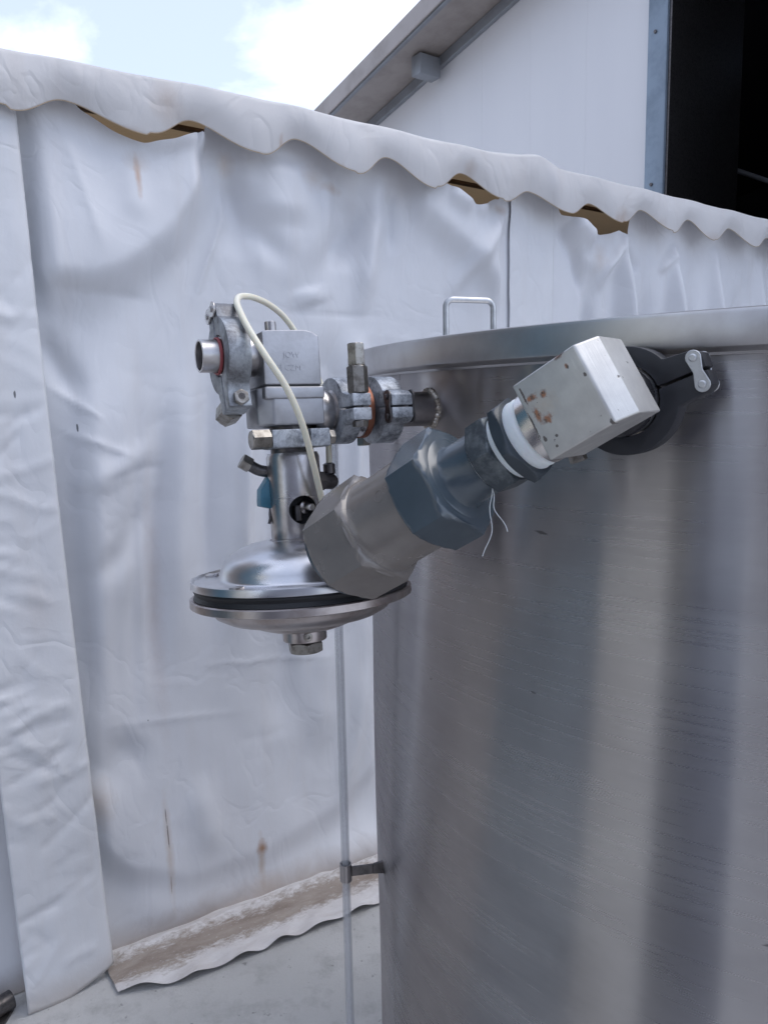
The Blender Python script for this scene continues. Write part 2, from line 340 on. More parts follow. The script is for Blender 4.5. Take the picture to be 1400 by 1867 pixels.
# ============================================================ ground
m = mat('concrete', (.34, .335, .33), .8); t = NT(m); c = t.co()
n1 = t.noise(c, 1.3, 7, .62); n2 = t.noise(c, 14, 7, .65); n3 = t.noise(c, 160, 4, .7)
col = t.mix(t.ramp(n1, .35, .68), (.44, .435, .425), (.58, .57, .555)); col = t.mix(t.math('MULTIPLY', t.ramp(n2, .50, .68), .7), col, (.33, .325, .315))
col = t.mix(t.math('MULTIPLY', t.ramp(t.noise(c, 36, 3, .6), .66, .71), .7), col, (.17, .165, .16))
col = t.mix(t.math('MULTIPLY', t.ramp(n3, .3, .7), .25), col, (.58, .57, .56)); t.set('Base Color', col); t.bump(t.math('ADD', n2, t.math('MULTIPLY', n3, .6)), .6, .006); M['concrete'] = m
g = bmesh.new(); vs_ = [g.verts.new(p) for p in ((-120, -120, 0), (120, -120, 0), (120, 120, 0), (-120, 120, 0))]; g.faces.new(vs_)
tag(obj('concrete_ground', g, 'concrete', None, 0), 'pale grey concrete yard floor with dark specks', 'ground', kind='structure')

# ============================================================ tent: axis along the curtain wall
W0 = Vector((0, 2.36, 0)); EA = R(54.3); E = Vector((math.sin(EA), math.cos(EA), 0)); WN = Vector((E.y, -E.x, 0))   # WN points to the camera side
e2, n2_ = np.array(E), np.array(WN); w02 = np.array(W0)
def wall(px, py, off=0.):
    p = hit(px, py, W0 + WN * off, WN); return ((p - W0).dot(E), p.z)
def wpos(s, z, d):                                          # numpy: along, height, out from the wall
    return w02 + s[..., None] * e2 + d[..., None] * n2_ + np.stack([0 * z, 0 * z, z], -1)
def segdist(s, z, pts):
    best = np.full(s.shape, 9.); side = np.zeros(s.shape); par = np.zeros(s.shape); acc = 0.
    for (a, b), (c, d) in zip(pts, pts[1:]):
        vx, vz = c - a, d - b; l2 = vx * vx + vz * vz + 1e-12
        t_ = np.clip(((s - a) * vx + (z - b) * vz) / l2, 0, 1)
        dx, dz = s - a - t_ * vx, z - b - t_ * vz; dd = np.hypot(dx, dz); k = dd < best
        best = np.where(k, dd, best); side = np.where(k, np.sign(vx * dz - vz * dx), side); ln = math.sqrt(l2); par = np.where(k, acc + t_ * ln, par); acc += ln
    segdist.par = par / max(acc, 1e-6)
    return best, side
def vnoise(s, z, fs, fz, seed):
    rs = np.random.RandomState(seed); o = np.zeros(s.shape)
    for k in range(7):
        a = rs.uniform(.5, 1.5, 2) * rs.choice([-1, 1], 2); ph = rs.uniform(0, 6.3)
        o += np.sin(s * fs * a[0] * 6.28 + z * fz * a[1] * 6.28 + ph) / 7 * rs.uniform(.6, 1.4)
    return o
def folds(s, z, F, lim=None):
    d = np.zeros(s.shape)
    for f in F:
        pts = [wall(*p) for p in f[0]]; wd, am = f[1], f[2]; kind = f[3] if len(f) > 3 else 'g'
        dist, side = segdist(s, z, pts)
        if kind in 'gk':
            tp = np.clip(np.minimum(segdist.par + (.12 if pts[0][1] > 1.95 else 0), 1 - segdist.par) / .38, 0, 1); am = am * (tp * tp * (3 - 2 * tp)) * 1.12
        if kind == 'g': d += am * np.exp(-(dist / wd) ** 2)
        elif kind == 'k': d += am * np.exp(-dist / wd)            # sharp crest
        elif kind == 'shelf':                                          # slopes out down to the line, tucks back below it
            p = np.array(pts); o_ = np.argsort(p[:, 0]); xs, zs = p[o_, 0], p[o_, 1]; zc = np.interp(s, xs, zs)
            zc = zc + 0 * z; fade = np.clip((s - xs[0]) / .06, 0, 1) * np.clip((xs[-1] - s) / .06, 0, 1); fade = fade * fade * (3 - 2 * fade)
            up = z > zc; h = np.abs(z - zc); d += am * fade * np.where(up, np.exp(-(h / f[4]) ** 1.5), np.exp(-(h / wd) ** 2))
        elif kind == 's': d += am * side * (dist / wd) * np.exp(-(dist / wd) ** 2)   # step either side
    return d
F_MAIN = [
    ([(395, 300), (460, 420), (540, 500)], .035, -.016), ([(715, 345), (640, 430), (560, 520)], .035, -.014), ([(560, 520), (570, 560)], .05, .010), ([(925, 375), (860, 470), (800, 560)], .03, .016),
    ([(1012, 400), (1045, 470), (1068, 560)], .02, -.016), ([(1135, 440), (1100, 490), (1085, 540)], .02, .018), ([(1222, 460), (1195, 500)], .02, .016), ([(1140, 445), (1165, 500)], .02, -.014),
    # sagging pouch below the first gap
    ([(42, 475), (90, 488), (150, 494), (190, 484), (240, 455), (300, 398), (345, 325), (372, 282)], .075, .052, 'shelf', .30), ([(110, 250), (180, 482)], .03, .007, 'k'),
    ([(45, 524), (140, 533), (215, 538), (300, 552)], .03, -.010, 'k'), ([(225, 300), (235, 420)], .03, .006),
    ([(735, 345), (800, 400), (860, 455), (915, 525)], .07, .034, 'shelf', .22), ([(1018, 400), (1055, 466), (1085, 482), (1110, 470), (1132, 440)], .05, .018, 'shelf', .12),
    ([(410, 305), (470, 420), (520, 450), (580, 420), (620, 345)], .10, .020, 'shelf', .25),
    ([(150, 1505), (240, 1560), (330, 1575), (470, 1525), (600, 1450), (690, 1350)], .07, .030, 'shelf', .35),
    ([(392, 285), (330, 420), (250, 520)], .035, .012), ([(402, 290), (404, 400), (375, 480), (345, 580)], .012, .010, 'k'), ([(440, 330), (430, 480)], .05, -.010),
    ([(345, 255), (372, 262)], .03, .022), ([(250, 272), (300, 268), (345, 252)], .02, .014),
    # wide bays between the scallops
    ([(500, 290), (505, 420)], .08, .018), ([(577, 330), (585, 590)], .008, -.004, 'k'), ([(480, 566), (585, 574), (745, 576)], .006, -.003, 'k'),
    ([(695, 325), (675, 430), (655, 590)], .035, .024), ([(635, 350), (620, 500)], .05, -.014), ([(718, 340), (712, 470)], .018, -.012, 'k'),
    ([(800, 352), (850, 385)], .03, .016), ([(850, 385), (880, 378)], .025, .012),
    # far right bays
    ([(1030, 400), (1078, 448)], 0.040, 0.0300), ([(1078, 462), (1058, 980)], 0.032, -0.0450), ([(1135, 440), (1106, 980)], 0.028, 0.0600), ([(1180, 470), (1163, 980)], 0.040, -0.0450), ([(1222, 462), (1196, 980)], 0.028, 0.0600),
    ([(1262, 480), (1243, 980)], 0.032, -0.0510), ([(1302, 470), (1278, 980)], 0.032, 0.0450), ([(1345, 500), (1328, 980)], 0.040, -0.0540), ([(1385, 490), (1378, 980)], 0.040, 0.0300),
    # middle height
    ([(455, 590), (448, 760), (440, 960), (445, 1180)], .022, .016), ([(500, 590), (492, 800), (488, 1100)], .028, -.016), ([(560, 600), (548, 820), (540, 1100), (545, 1300)], .030, .020), ([(618, 600), (600, 850), (590, 1150)], .028, -.016), ([(668, 590), (650, 800), (640, 1100)], .022, .018),
    ([(255, 580), (245, 800), (240, 1100), (250, 1380)], .022, -.010), ([(160, 600), (165, 820), (180, 1150), (200, 1400)], .030, .016),
    ([(60, 590), (100, 660), (150, 740)], .03, -.014), ([(70, 690), (190, 772)], .006, .006, 'k'), ([(95, 780), (260, 840)], .008, .005, 'k'), ([(215, 545), (200, 760), (205, 1000), (225, 1250)], .09, .026),
    ([(345, 580), (335, 760), (320, 950), (330, 1250)], .045, .018), ([(300, 700), (285, 950), (275, 1320)], .035, -.022), ([(440, 600), (430, 900), (420, 1250)], .05, .016), ([(390, 560), (380, 800), (375, 1150)], .03, -.014),
    ([(520, 1120), (505, 1350)], .06, -.012), ([(600, 1120), (570, 1380)], .06, .016), ([(140, 1080), (220, 1000), (280, 880)], .035, -.012), ([(110, 900), (180, 870), (300, 800)], .03, .010), ([(590, 600), (600, 800)], .04, -.012), ([(655, 590), (640, 800)], .035, .018),
    ([(330, 1215), (480, 1202), (640, 1190)], .006, .0035, 'k'), ([(150, 885), (260, 852), (330, 850)], .006, -.003, 'k'), ([(250, 900), (258, 1080), (268, 1280)], .006, .003, 'k'), ([(500, 800), (505, 1000), (515, 1250)], .006, -.0025, 'k'), ([(140, 1330), (300, 1310), (470, 1290)], .006, .0025, 'k'),
    # lower sweep: cloth pulled sideways towards its foot
    ([(140, 1440), (200, 1400), (260, 1330)], .06, -.016), ([(200, 1640), (330, 1650), (420, 1610)], .06, .022), ([(560, 1580), (690, 1500)], .05, .05),
    ([(185, 1735), (330, 1672), (430, 1620), (465, 1565)], .022, -.026, 'k'), ([(600, 1480), (640, 1330), (660, 1200)], .03, .012), ([(350, 1400), (380, 1560)], .04, .010),
]
def creases(s, z):
    rs = np.random.RandomState(91); d = np.zeros(s.shape)
    for k in range(70):
        cs, cz = rs.uniform(-1.0, .4), rs.uniform(.15, 1.75); an = rs.choice([rs.uniform(-.5, .5), rs.uniform(1.2, 1.9)]); ln = rs.uniform(.04, .16)
        dist, side = segdist(s, z, [(cs - math.cos(an) * ln / 2, cz - math.sin(an) * ln / 2), (cs + rs.uniform(-.008, .008), cz + rs.uniform(-.01, .01)), (cs + math.cos(an) * ln / 2, cz + math.sin(an) * ln / 2)])
        d += rs.uniform(-.0028, .0028) * np.exp(-dist / rs.uniform(.008, .02))
    return d
def foot(s): return .035 + .075 * np.clip((s + .95) / .95, 0, 1)
def curtain_disp(s, z):
    d = folds(s, z, F_MAIN) * 1.35 + creases(s, z) + .010 * vnoise(s, z, 1.6, .35, 3) + .004 * vnoise(s, z, 4.5, .9, 5) + .0016 * vnoise(s, z, 11, 5, 8)
    fz = np.clip(1 - z / .32, 0, 1)
    return np.maximum(d * (1 - fz ** 2 * .8), -.075) + foot(s) * fz ** 2
# curtain top edge with the sagging gaps
dips = [[(135, 205), (165, 224), (200, 249), (250, 273), (300, 268), (345, 253), (362, 252)], [(792, 338), (812, 350), (835, 370), (853, 380), (870, 376), (890, 366), (905, 365)], [(1015, 392), (1035, 400), (1060, 420), (1085, 430), (1105, 427), (1125, 420), (1140, 430)]]
_fs = np.linspace(-1.5, 3.5, 5001); _fz = np.full(_fs.shape, 2.115)
for dp in dips:
    q_ = [wall(*p) for p in dp]
    _fz = np.minimum(_fz, np.interp(_fs, [q_[0][0] - .03] + [a[0] for a in q_] + [q_[-1][0] + .03], [2.115] + [a[1] for a in q_] + [2.115], left=2.115, right=2.115))
_kw = np.hanning(31); _fz = np.convolve(np.pad(_fz, 15, mode='edge'), _kw / _kw.sum(), 'valid')
def ztop(s): return np.interp(s, _fs, _fz)
def ST(px, py, rs, rz, col, amt): s, z = wall(px, py); return ((s, z), (rs, rz), col, amt)
RUST = (.30, .13, .05); TAN = (.50, .38, .28); PEN = (.03, .03, .04)
M['curtain'] = fabric('white_pvc_tarpaulin', (.74, .745, .77),
    stains_patches=[ST(463, 1532, .020, .030, RUST, .95), ST(463, 1560, .014, .10, TAN, .6), ST(470, 1600, .06, .05, TAN, .45), ST(237, 330, .010, .060, (.52, .33, .22), .75), ST(237, 305, .035, .03, TAN, .35), ST(285, 1120, .03, .42, (.58, .52, .50), .5), ST(300, 1540, .014, .20, TAN, .45), ST(170, 1460, .06, .08, TAN, .45), ST(560, 330, .05, .04, TAN, .35), ST(410, 300, .03, .04, TAN, .4), ST(1085, 470, .05, .06, TAN, .35), ST(600, 345, .05, .02, (.45, .33, .25), .5), ST(905, 385, .05, .02, (.45, .33, .25), .5)],  # rust and tan stains, plus brown patches under the scallops and one long band
    marks=[ST(137, 780, .003, .014, PEN, .8), ST(18, 722, .004, .012, PEN, .8), ST(299, 1515, .0025, .045, (.10, .07, .06), .75), ST(296, 1480, .002, .03, (.10, .07, .06), .7), ST(303, 1600, .002, .035, (.25, .15, .1), .6), ST(268, 1312, .002, .003, PEN, .7)],
    dirt=(-.02, .075, (.33, .26, .21), .8), rough=.58, bump=.16)
SI, ZI = 620, 250
s_ = np.linspace(-1.32, 3.30, SI)[:, None] * np.ones((1, ZI)); v_ = np.linspace(0, 1, ZI)[None, :] * np.ones((SI, 1))
zb = .006; zt = ztop(s_); z_ = zb + (zt - zb) * v_
d_ = curtain_disp(s_, z_)
roll = np.exp(-((zt - z_) / .03)) * np.where(zt < 2.11, 1, 0)         # free hem in a gap curls outward
d_ = d_ + .010 * roll
crt = thing('side_curtain', 'long white tarpaulin curtain sagging in soft folds behind the steel tank', 'curtain', Matrix.Translation(W0))
o = grid('sheet', wpos(s_, z_, d_) - w02, np.stack([s_, z_], -1), 'curtain', crt)
# ground skirt of the same sheet
m = mat('dirty_tarpaulin', (.68, .66, .64), .6); t = NT(m); uv = t.co('UV'); sp_ = t.n.new('ShaderNodeSeparateXYZ'); t.l.new(uv, sp_.inputs[0])
n1 = t.noise(t.mapping(uv, (5, 14, 1)), 1, 8, .7, .5); n2 = t.noise(t.mapping(uv, (22, 45, 1)), 1, 7, .75, .4)
band = t.math('SUBTRACT', 1, t.math('ABSOLUTE', t.math('DIVIDE', t.math('SUBTRACT', sp_.outputs[1], .095), .115)))
n3 = t.noise(t.mapping(uv, (60, 110, 1)), 1, 6, .75)
dirtm = t.ramp(t.math('ADD', t.math('MULTIPLY', band, .34), t.math('ADD', t.math('MULTIPLY', n1, .40), t.math('ADD', t.math('MULTIPLY', n2, .32), t.math('MULTIPLY', n3, .28)))), .66, .76)
col = t.mix(t.ramp(n1, .35, .7), (.62, .58, .56), (.80, .785, .78)); col = t.mix(t.math('MULTIPLY', dirtm, .9), col, t.mix(t.ramp(n1, .4, .65), (.23, .175, .135), (.36, .30, .25))); col = t.mix(t.math('MULTIPLY', t.ramp(n3, .60, .68), .8), col, (.74, .71, .69)); col = t.mix(t.math('MULTIPLY', t.ramp(n3, .28, .36, (1, 1, 1), (0, 0, 0)), .75), col, (.12, .10, .09))
col = t.mix(t.math('MULTIPLY', t.ramp(n2, .22, .30, (1, 1, 1), (0, 0, 0)), .7), col, (.07, .06, .055))
t.set('Base Color', col); t.bump(t.math('ADD', n1, t.math('ADD', n2, n3)), .6, .006); M['skirt'] = m
SS, SW = 360, 34
s_ = np.linspace(-.945, 1.2, SS)[:, None] * np.ones((1, SW)); v_ = np.linspace(0, 1, SW)[None, :] * np.ones((SS, 1))
wid = .215 + .012 * vnoise(s_, 0 * s_, 1.2, 1, 21) - .05 * np.clip((-.80 - s_) / .14, 0, 1)
d_ = foot(s_) - .012 + wid * v_
z_ = .007 + .012 * np.abs(vnoise(s_, v_, 2.2, .5, 22)) * np.sin(v_ * 3.1) + .010 * np.exp(-((v_ - .16) / .07) ** 2) + .004 * (1 + vnoise(s_, v_, 9, 2.5, 23)) + (.006 + .007 * np.sin(s_ * 6.28 / .115 + .7 * vnoise(s_, 0 * s_, 2, 1, 30))) * np.clip((v_ - .72) / .28, 0, 1) ** 1.5
sk = grid('ground_skirt', wpos(s_, z_, d_) - w02, np.stack([s_, wid * v_], -1), 'skirt', crt)
sk['label'] = 'dirty brown stained strip of tarpaulin lying on the concrete'
for k in range(3):
    ey = ring(.005, .0105, 0, .003, .0008, 20); s = -.02 + k * .42
    obj('eyelet', xf(ey, Matrix.Translation(E * s + WN * (float(foot(np.array([s]))[0]) + .178) + Vector((0, 0, .0235)))), 'handle_steel', crt)

# strip flaps hanging over joints
def flap(name, label, s0, s1, z0, z1, off, seed, wr, lean=0., dirt=None, flare=0., follow=.55):
    a, b = max(24, int((s1 - s0) / .006)), max(60, int((z1 - z0) / .010))
    u = np.linspace(0, 1, a)[:, None] * np.ones((1, b)); v = np.linspace(0, 1, b)[None, :] * np.ones((a, 1))
    z = z0 + (z1 - z0) * v; s = s0 + (s1 - s0) * u + lean * (1 - v) * (.6 + .4 * u)
    if z0 < .2: z = z + (1 - v) ** 6 * (.02 * vnoise(s, 0 * z, 3, 1, seed + 7) + .05 * np.clip(u - .45, 0, 1))
    bd = .010 * vnoise(s, z, 2.2, .5, seed) + .0014 * vnoise(s, z, 7, 3, seed + 1)
    rs = np.random.RandomState(seed)
    for k in range(wr):                                    # random creases
        cs, cz = rs.uniform(s0, s1), rs.uniform(z0 + .05, z1 * .86); an = rs.uniform(-.9, .9); ln = rs.uniform(.05, .16)
        p = [(cs - math.cos(an) * ln / 2, cz - math.sin(an) * ln / 2), (cs + rs.uniform(-.01, .01), cz + rs.uniform(-.012, .012)), (cs + math.cos(an) * ln / 2, cz + math.sin(an) * ln / 2)]
        dist, side = segdist(s, z, p); bd += rs.choice([-1, 1]) * rs.uniform(.002, .0065) * np.exp(-dist / rs.uniform(.005, .012))
    d = off + bd + flare * (1 - v) ** 2 - .008 * np.exp(-((1 - u) / .06)) + np.maximum(0, curtain_disp(s, np.clip(z, .05, 2.1))) * follow if follow < 1 else off + bd * .3 + curtain_disp(s, np.clip(z, .05, 2.1))
    r = thing(name, label, 'curtain', Matrix.Translation(W0))
    grid('sheet', wpos(s, z, d) - w02, np.stack([s, z], -1), M['flap'], r, .0012)
    return r
M['flap'] = fabric('creased_white_tarpaulin', (.75, .755, .775), marks=[ST(135, 780, .0028, .013, PEN, .8), ST(18, 720, .0035, .012, PEN, .8)], stains_patches=[ST(60, 1100, .06, .10, (.62, .58, .56), .4)], dirt=(.0, .08, (.50, .43, .37), .6), rough=.58, bump=.26)
flap('curtain_flap', 'narrow creased tarpaulin strip hanging over the curtain joint down to the floor', -1.165, -.985, .004, 2.13, .055, 41, 80, .055, flare=.045)
flap('curtain_flap', 'short bright tarpaulin strip over the joint behind the tank handle', .530, .745, .02, 2.125, .008, 57, 8, follow=1.)

# roof sheet with scalloped valance
VAL_Z, OFF = 2.168, .075
lows = np.array([-1.575, -1.29, -1.0, -.705, -.42, -.13, .155, .435, .745, 1.03, 1.33, 1.62, 1.93, 2.20, 2.49, 2.78, 3.07, 3.36])
def vbottom(s):
    k = np.clip(np.searchsorted(lows, s) - 1, 0, len(lows) - 2); f = (s - lows[k]) / (lows[k + 1] - lows[k])
    g = np.where(f < .38, f / .38 * .5, .5 + (f - .38) / .62 * .5)
    am_ = .052 * (1 + .16 * np.sin(k * 5.1 + 1)); return 2.024 + am_ * (.5 - .5 * np.cos(g * 6.283)) ** 1.2 + .004 * np.sin(k * 2.3)
VS_, VV = 520, 34
s_ = np.linspace(-1.34, 3.32, VS_)[:, None] * np.ones((1, VV)); v_ = np.linspace(0, 1, VV)[None, :] * np.ones((VS_, 1))
bumpz = .022 * np.exp(-((s_ - .60) / .06) ** 2) + .012 * np.exp(-((s_ - .50) / .10) ** 2) - .012 * np.clip((s_ - .7) / 1.6, 0, 1) - .022 * np.clip((-s_ - .45) / .6, 0, 1)
zt = VAL_Z + bumpz; zb = vbottom(s_)
z_ = zt + (zb - zt) * v_
ph = np.interp(s_, lows, np.arange(len(lows)) * 6.283)
d_ = OFF + .004 + .006 * v_ ** 1.3 * np.cos(ph + .4) + .010 * v_ * vnoise(s_, z_, 1.3, 1, 61) + .0022 * vnoise(s_, z_, 6, 6, 62) - .03 * np.clip(1 - v_ / .12, 0, 1) ** 2 + .012 * np.sin(v_ * 3.14)
d_ += .012 * np.exp(-((s_ - .66) / .03) ** 2) * np.sin(v_ * 3.14)
def SV(px, py, rs, rz, col, amt): s, z = wall(px, py, OFF); return ((s, z), (rs, rz), col, amt)
M['valance'] = fabric('valance_tarpaulin', (.83, .815, .81), stains_patches=[SV(300, 190, .05, .06, (.55, .45, .38), .55), SV(1130, 400, .05, .05, (.55, .43, .35), .55), SV(1120, 415, .015, .06, (.45, .30, .22), .5), SV(1190, 420, .10, .06, (.60, .50, .43), .5), SV(510, 262, .008, .03, (.50, .32, .2), .6), SV(622, 318, .010, .03, (.5, .34, .22), .6), SV(855, 310, .03, .04, (.52, .42, .35), .5), SV(240, 245, .04, .02, (.55, .45, .38), .5), SV(460, 292, .08, .015, (.48, .37, .29), .55), SV(1300, 440, .12, .04, (.55, .46, .40), .5)], rough=.5, bump=.34, trans=.28)
tent = thing('tent', 'white tent roof with a scalloped valance along its eave above the curtain', 'tent', Matrix.Translation(W0))
grid('valance', wpos(s_, z_, d_) - w02, np.stack([s_, z_], -1), 'valance', tent, .0008)
hem = [Vector(p) for p in (wpos(s_, z_, d_) - w02)[:, -1]]
M['hem'] = mat('tan_hem_tape', (.42, .33, .24), .7)
obj('hem', tube(hem, .0013, 6), 'hem', tent)
M['roof_sheet'] = fabric('ochre_roof_sheet', (.44, .31, .18), rough=.6, trans=.22)
b_ = np.linspace(0, 1, 14)[None, :] * np.ones((VS_ // 4, 1)); s4 = s_[::4, :1] * np.ones((1, 14)); z4 = (VAL_Z + bumpz)[::4, :1] * np.ones((1, 14))
zr = z4 - .008 + b_ * .26; dr = OFF - .03 - b_ * 1.5
grid('roof_sheet', wpos(s4, zr, dr) - w02, np.stack([s4, b_ * 1.5], -1), 'roof_sheet', tent)
M['timber'] = metal_mat('brown_timber', (.14, .085, .05), .7, (.06, .035, .02), .6, 12); M['timber'].node_tree.nodes['Principled BSDF'].inputs['Metallic'].default_value = 0
def wbox(name, s0, s1, d0, d1, z0, z1, material, parent):
    b = box(s0, s1, -d1, -d0, z0, z1, .003, 1)
    return obj(name, xf(b, frame((0, 0, 0), E, -WN, (0, 0, 1))), material, parent)
wbox('eave_rail', -1.33, 3.30, -.005, .03, 2.128, 2.150, 'timber', tent)
for z0, dd in ((2.150, -.06), (2.172, -.24)): wbox('purlin', -1.33, 3.30, dd - .02, dd, z0 - .010, z0 + .002, 'timber', tent)
for s in (-1.26, 3.2):
    for dd in (-.06, -1.42): wbox('post', s, s + .05, dd, dd + .05, .0, 2.116, 'handle_steel', tent)
M['inner'] = fabric('ochre_inner_sheet', (.62, .47, .28), rough=.7)
bs = np.linspace(-1.32, 3.30, 60)[:, None] * np.ones((1, 20)); bv = np.linspace(.01, 2.425, 20)[None, :] * np.ones((60, 1))
bk = thing('rear_curtain', 'ochre inner sheet glimpsed through the gap under the scalloped valance', 'curtain', Matrix.Translation(W0))
grid('sheet', wpos(bs, bv, -1.47 + .01 * vnoise(bs, bv, 2, .5, 77)) - w02, np.stack([bs, bv], -1), 'inner', bk)
gs = np.linspace(-1.46, .0, 30)[:, None] * np.ones((1, 12)); gz = np.linspace(.01, 1, 12)[None, :] * np.ones((30, 1)); gz = gz * (2.172 - gs * .178)
grid('end_sheet', wpos(0 * gs + 3.30, gz, gs) - w02, np.stack([gs, gz], -1), 'inner', bk)
# foot of the tent post peeping out at the curtain base
pf = thing('post_foot', 'small dark grey pipe foot on the floor beside the creased curtain strip', 'post foot', Matrix.Translation(W0 + E * -1.225 + WN * .09))
obj('pipe', xf(lathe([(.016, 0), (.022, .002), (.022, .07), (.016, .072), (.016, 0)], 28), align((0, 0, .024), (E - WN * .3).to_tuple())), 'dark_steel', pf)
obj('base_plate', box(-.05, .05, -.05, .05, .0, .008, .001), 'dark_steel', pf)

# ============================================================ building behind
B0 = Vector((2.06, 6.0, 0)); G = Vector((-.583, .812, 0)).normalized(); NW = Vector((-G.y, G.x, 0))          # NW faces the camera
FB = frame(B0, G, NW, (0, 0, 1))                            # local x along wall (away, left), y outward, z up
m = mat('white_sandwich_panel', (.74, .75, .78), .45); t = NT(m); c = t.co(); n1 = t.noise(t.mapping(c, (3, 3, .3)), 1, 5); n2 = t.noise(t.mapping(c, (90, 90, 1)), 1, 3)
t.set('Base Color', t.mix(t.ramp(n1, .35, .7), (.79, .79, .815), (.815, .815, .835))); t.bump(n2, .04, .003); M['panel'] = m
M['soffit'] = metal_mat('weathered_soffit_sheet', (.40, .36, .34), .6, (.25, .22, .2), .6, 3); M['soffit'].node_tree.nodes['Principled BSDF'].inputs['Metallic'].default_value = .1
M['galv'] = metal_mat('blue_grey_galvanised_steel', (.25, .31, .38), .5, (.15, .19, .24), .6, 6); M['galv'].node_tree.nodes['Principled BSDF'].inputs['Metallic'].default_value = .35
M['trim'] = metal_mat('grey_steel_trim', (.31, .33, .36), .55, (.22, .22, .23), .6, 5); M['trim'].node_tree.nodes['Principled BSDF'].inputs['Metallic'].default_value = .3
M['dark_in'] = mat('interior_shade', (.022, .022, .03), .85)  # near-black colour paints the lack of light indoors
bd = thing('warehouse', 'white panelled warehouse gable with a dark open doorway behind the tent', 'building', FB)
def roofz(k): return 4.39 + (3.72 - k) * .1955
for i in range(8):                                          # upright wall panels
    k0 = .06 + i * .60; k1 = k0 + .5994
    pts = [(k0, 0), (k1, 0), (k1, roofz(k1) - .01), (k0, roofz(k0) - .01)]
    p = prism(pts, -.08, 0, .0005, 1); xf(p, Matrix(((1, 0, 0, 0), (0, 0, 1, 0), (0, 1, 0, 0), (0, 0, 0, 1))))
    obj('wall_panel', p, 'panel', bd)
pst = obj('door_post', box(-.105, .055, -.14, .05, 0, 5.06, .008), 'galv', bd)
for z in (2.95, 4.0): obj('bolt', xf(hexa(.013, 0, .01), align((-.01, .05, z), (0, 1, 0))), 'dark_steel', pst)
obj('door_lining', box(-.128, -.106, -.9, .03, 0, 5.06, .004), 'dark_steel', bd)
SL = math.atan(.1955)
def slab(name, k0, k1, y0, y1, t0, t1, material, par, b=.004):         # piece lying in the roof slope
    q = box(0, (k1 - k0) / math.cos(SL), y0, y1, t0, t1, b, 1)
    mm = Matrix.Translation((k0, 0, roofz(k0))) @ Matrix.Rotation(SL, 4, 'Y')
    return obj(name, xf(q, mm), material, par)
rf = slab('roof', -4.5, 5.2, -7.0, .545, .03, .16, 'soffit', bd)
slab('verge_trim', -4.5, 5.2, .547, .565, .0, .175, 'soffit', rf)
slab('wall_angle', .06, 4.86, .002, .05, -.07, .026, 'trim', rf)
slab('verge_lip', -4.5, 5.2, .50, .544, -.014, .028, 'trim', rf)
for k in (.35, 2.45, 4.6):
    q = box(k - .07, k + .07, .052, .30, roofz(k) - .17, roofz(k) + .012, .012, 2); obj('purlin_end', q, 'trim', bd)
SWAP = Matrix(((1, 0, 0, 0), (0, 0, 1, 0), (0, 1, 0, 0), (0, 0, 0, 1)))
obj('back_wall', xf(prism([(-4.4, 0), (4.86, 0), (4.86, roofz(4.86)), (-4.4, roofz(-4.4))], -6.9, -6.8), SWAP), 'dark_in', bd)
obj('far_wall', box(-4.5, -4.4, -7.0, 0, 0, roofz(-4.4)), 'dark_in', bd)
obj('shade_lining', xf(prism([(.06, .02), (4.8, .02), (4.8, roofz(4.8)), (.06, roofz(.06))], -.12, -.085), SWAP), 'dark_in', bd)  # dark lining, floor and overhead sheets added to keep the doorway black
obj('shade_floor', box(-4.4, 4.8, -6.8, -.15, .004, .012), 'dark_in', bd)
slab('shade_ceiling', -4.4, 4.8, -6.8, -.15, -.02, .026, 'dark_in', bd)
for i in range(3):
    k0 = -4.5 + i * .6; k1 = k0 + .5994
    obj('wall_panel', xf(prism([(k0, 0), (k1, 0), (k1, roofz(k1) - .01), (k0, roofz(k0) - .01)], -.08, 0, .0005, 1), SWAP), 'panel', bd)
obj('side_wall', box(4.87, 4.95, -7.0, -.0, 0, 4.1), 'panel', bd)
for i, y in enumerate((-2.2, -4.4)):
    obj('roof_beam', box(-4.3, .05, y - .06, y + .06, 4.45, 4.62), 'galv', bd); obj('roof_beam', xf(box(0, 4.0, -.04, .04, -.04, .04), Matrix.Translation((-4.0, y, 4.7)) @ Matrix.Rotation(-.06, 4, 'Y')), 'galv', bd)

M['dim_steel'] = mat('dull_painted_steel', (.16, .16, .17), .7)
def inb(px, py, depth): return FB.inverted() @ hit(px, py, B0 - NW * depth, NW)
for (a, b, dp) in (((1230, 272), (1520, 370), 2.0), ((1215, 48), (1330, -40), 1.2), ((1215, 20), (1290, -40), 1.3)):
    obj('inner_brace', tube([inb(*a, dp), inb(*b, dp)], .022, 8), 'dim_steel', bd)
# ============================================================ unseen yard masses, added and shaped for the reflection bands in the tank
M['cream_wall'] = plastic('cream_render', (.88, .82, .70), .8); M['brown_wall'] = plastic('brown_render', (.26, .215, .19), .8); M['teal_paint'] = plastic('teal_reflection_paint', (.008, .085, .14), .6); M['grey_wall'] = plastic('blue_grey_cladding', (.30, .31, .36), .7)
def building(name, label, c, ang, L_, D_, H_, material):
    r = thing(name, label, 'building', Matrix.Translation((c[0], c[1], 0)) @ Matrix.Rotation(R(ang), 4, 'Z'))
    obj('wall', box(-L_ / 2, L_ / 2, -D_ / 2, D_ / 2, 0, H_, .01), material, r); obj('roof', box(-L_ / 2 - .2, L_ / 2 + .2, -D_ / 2 - .2, D_ / 2 + .2, H_, H_ + .2, .01), 'soffit', r)
    for k in range(3): obj('window', box(-L_ / 2 + L_ * (k + .3) / 3, -L_ / 2 + L_ * (k + .6) / 3, -D_ / 2 - .03, D_ / 2 + .03, H_ * .45, H_ * .7, .01), 'dark_in', r)
    return r
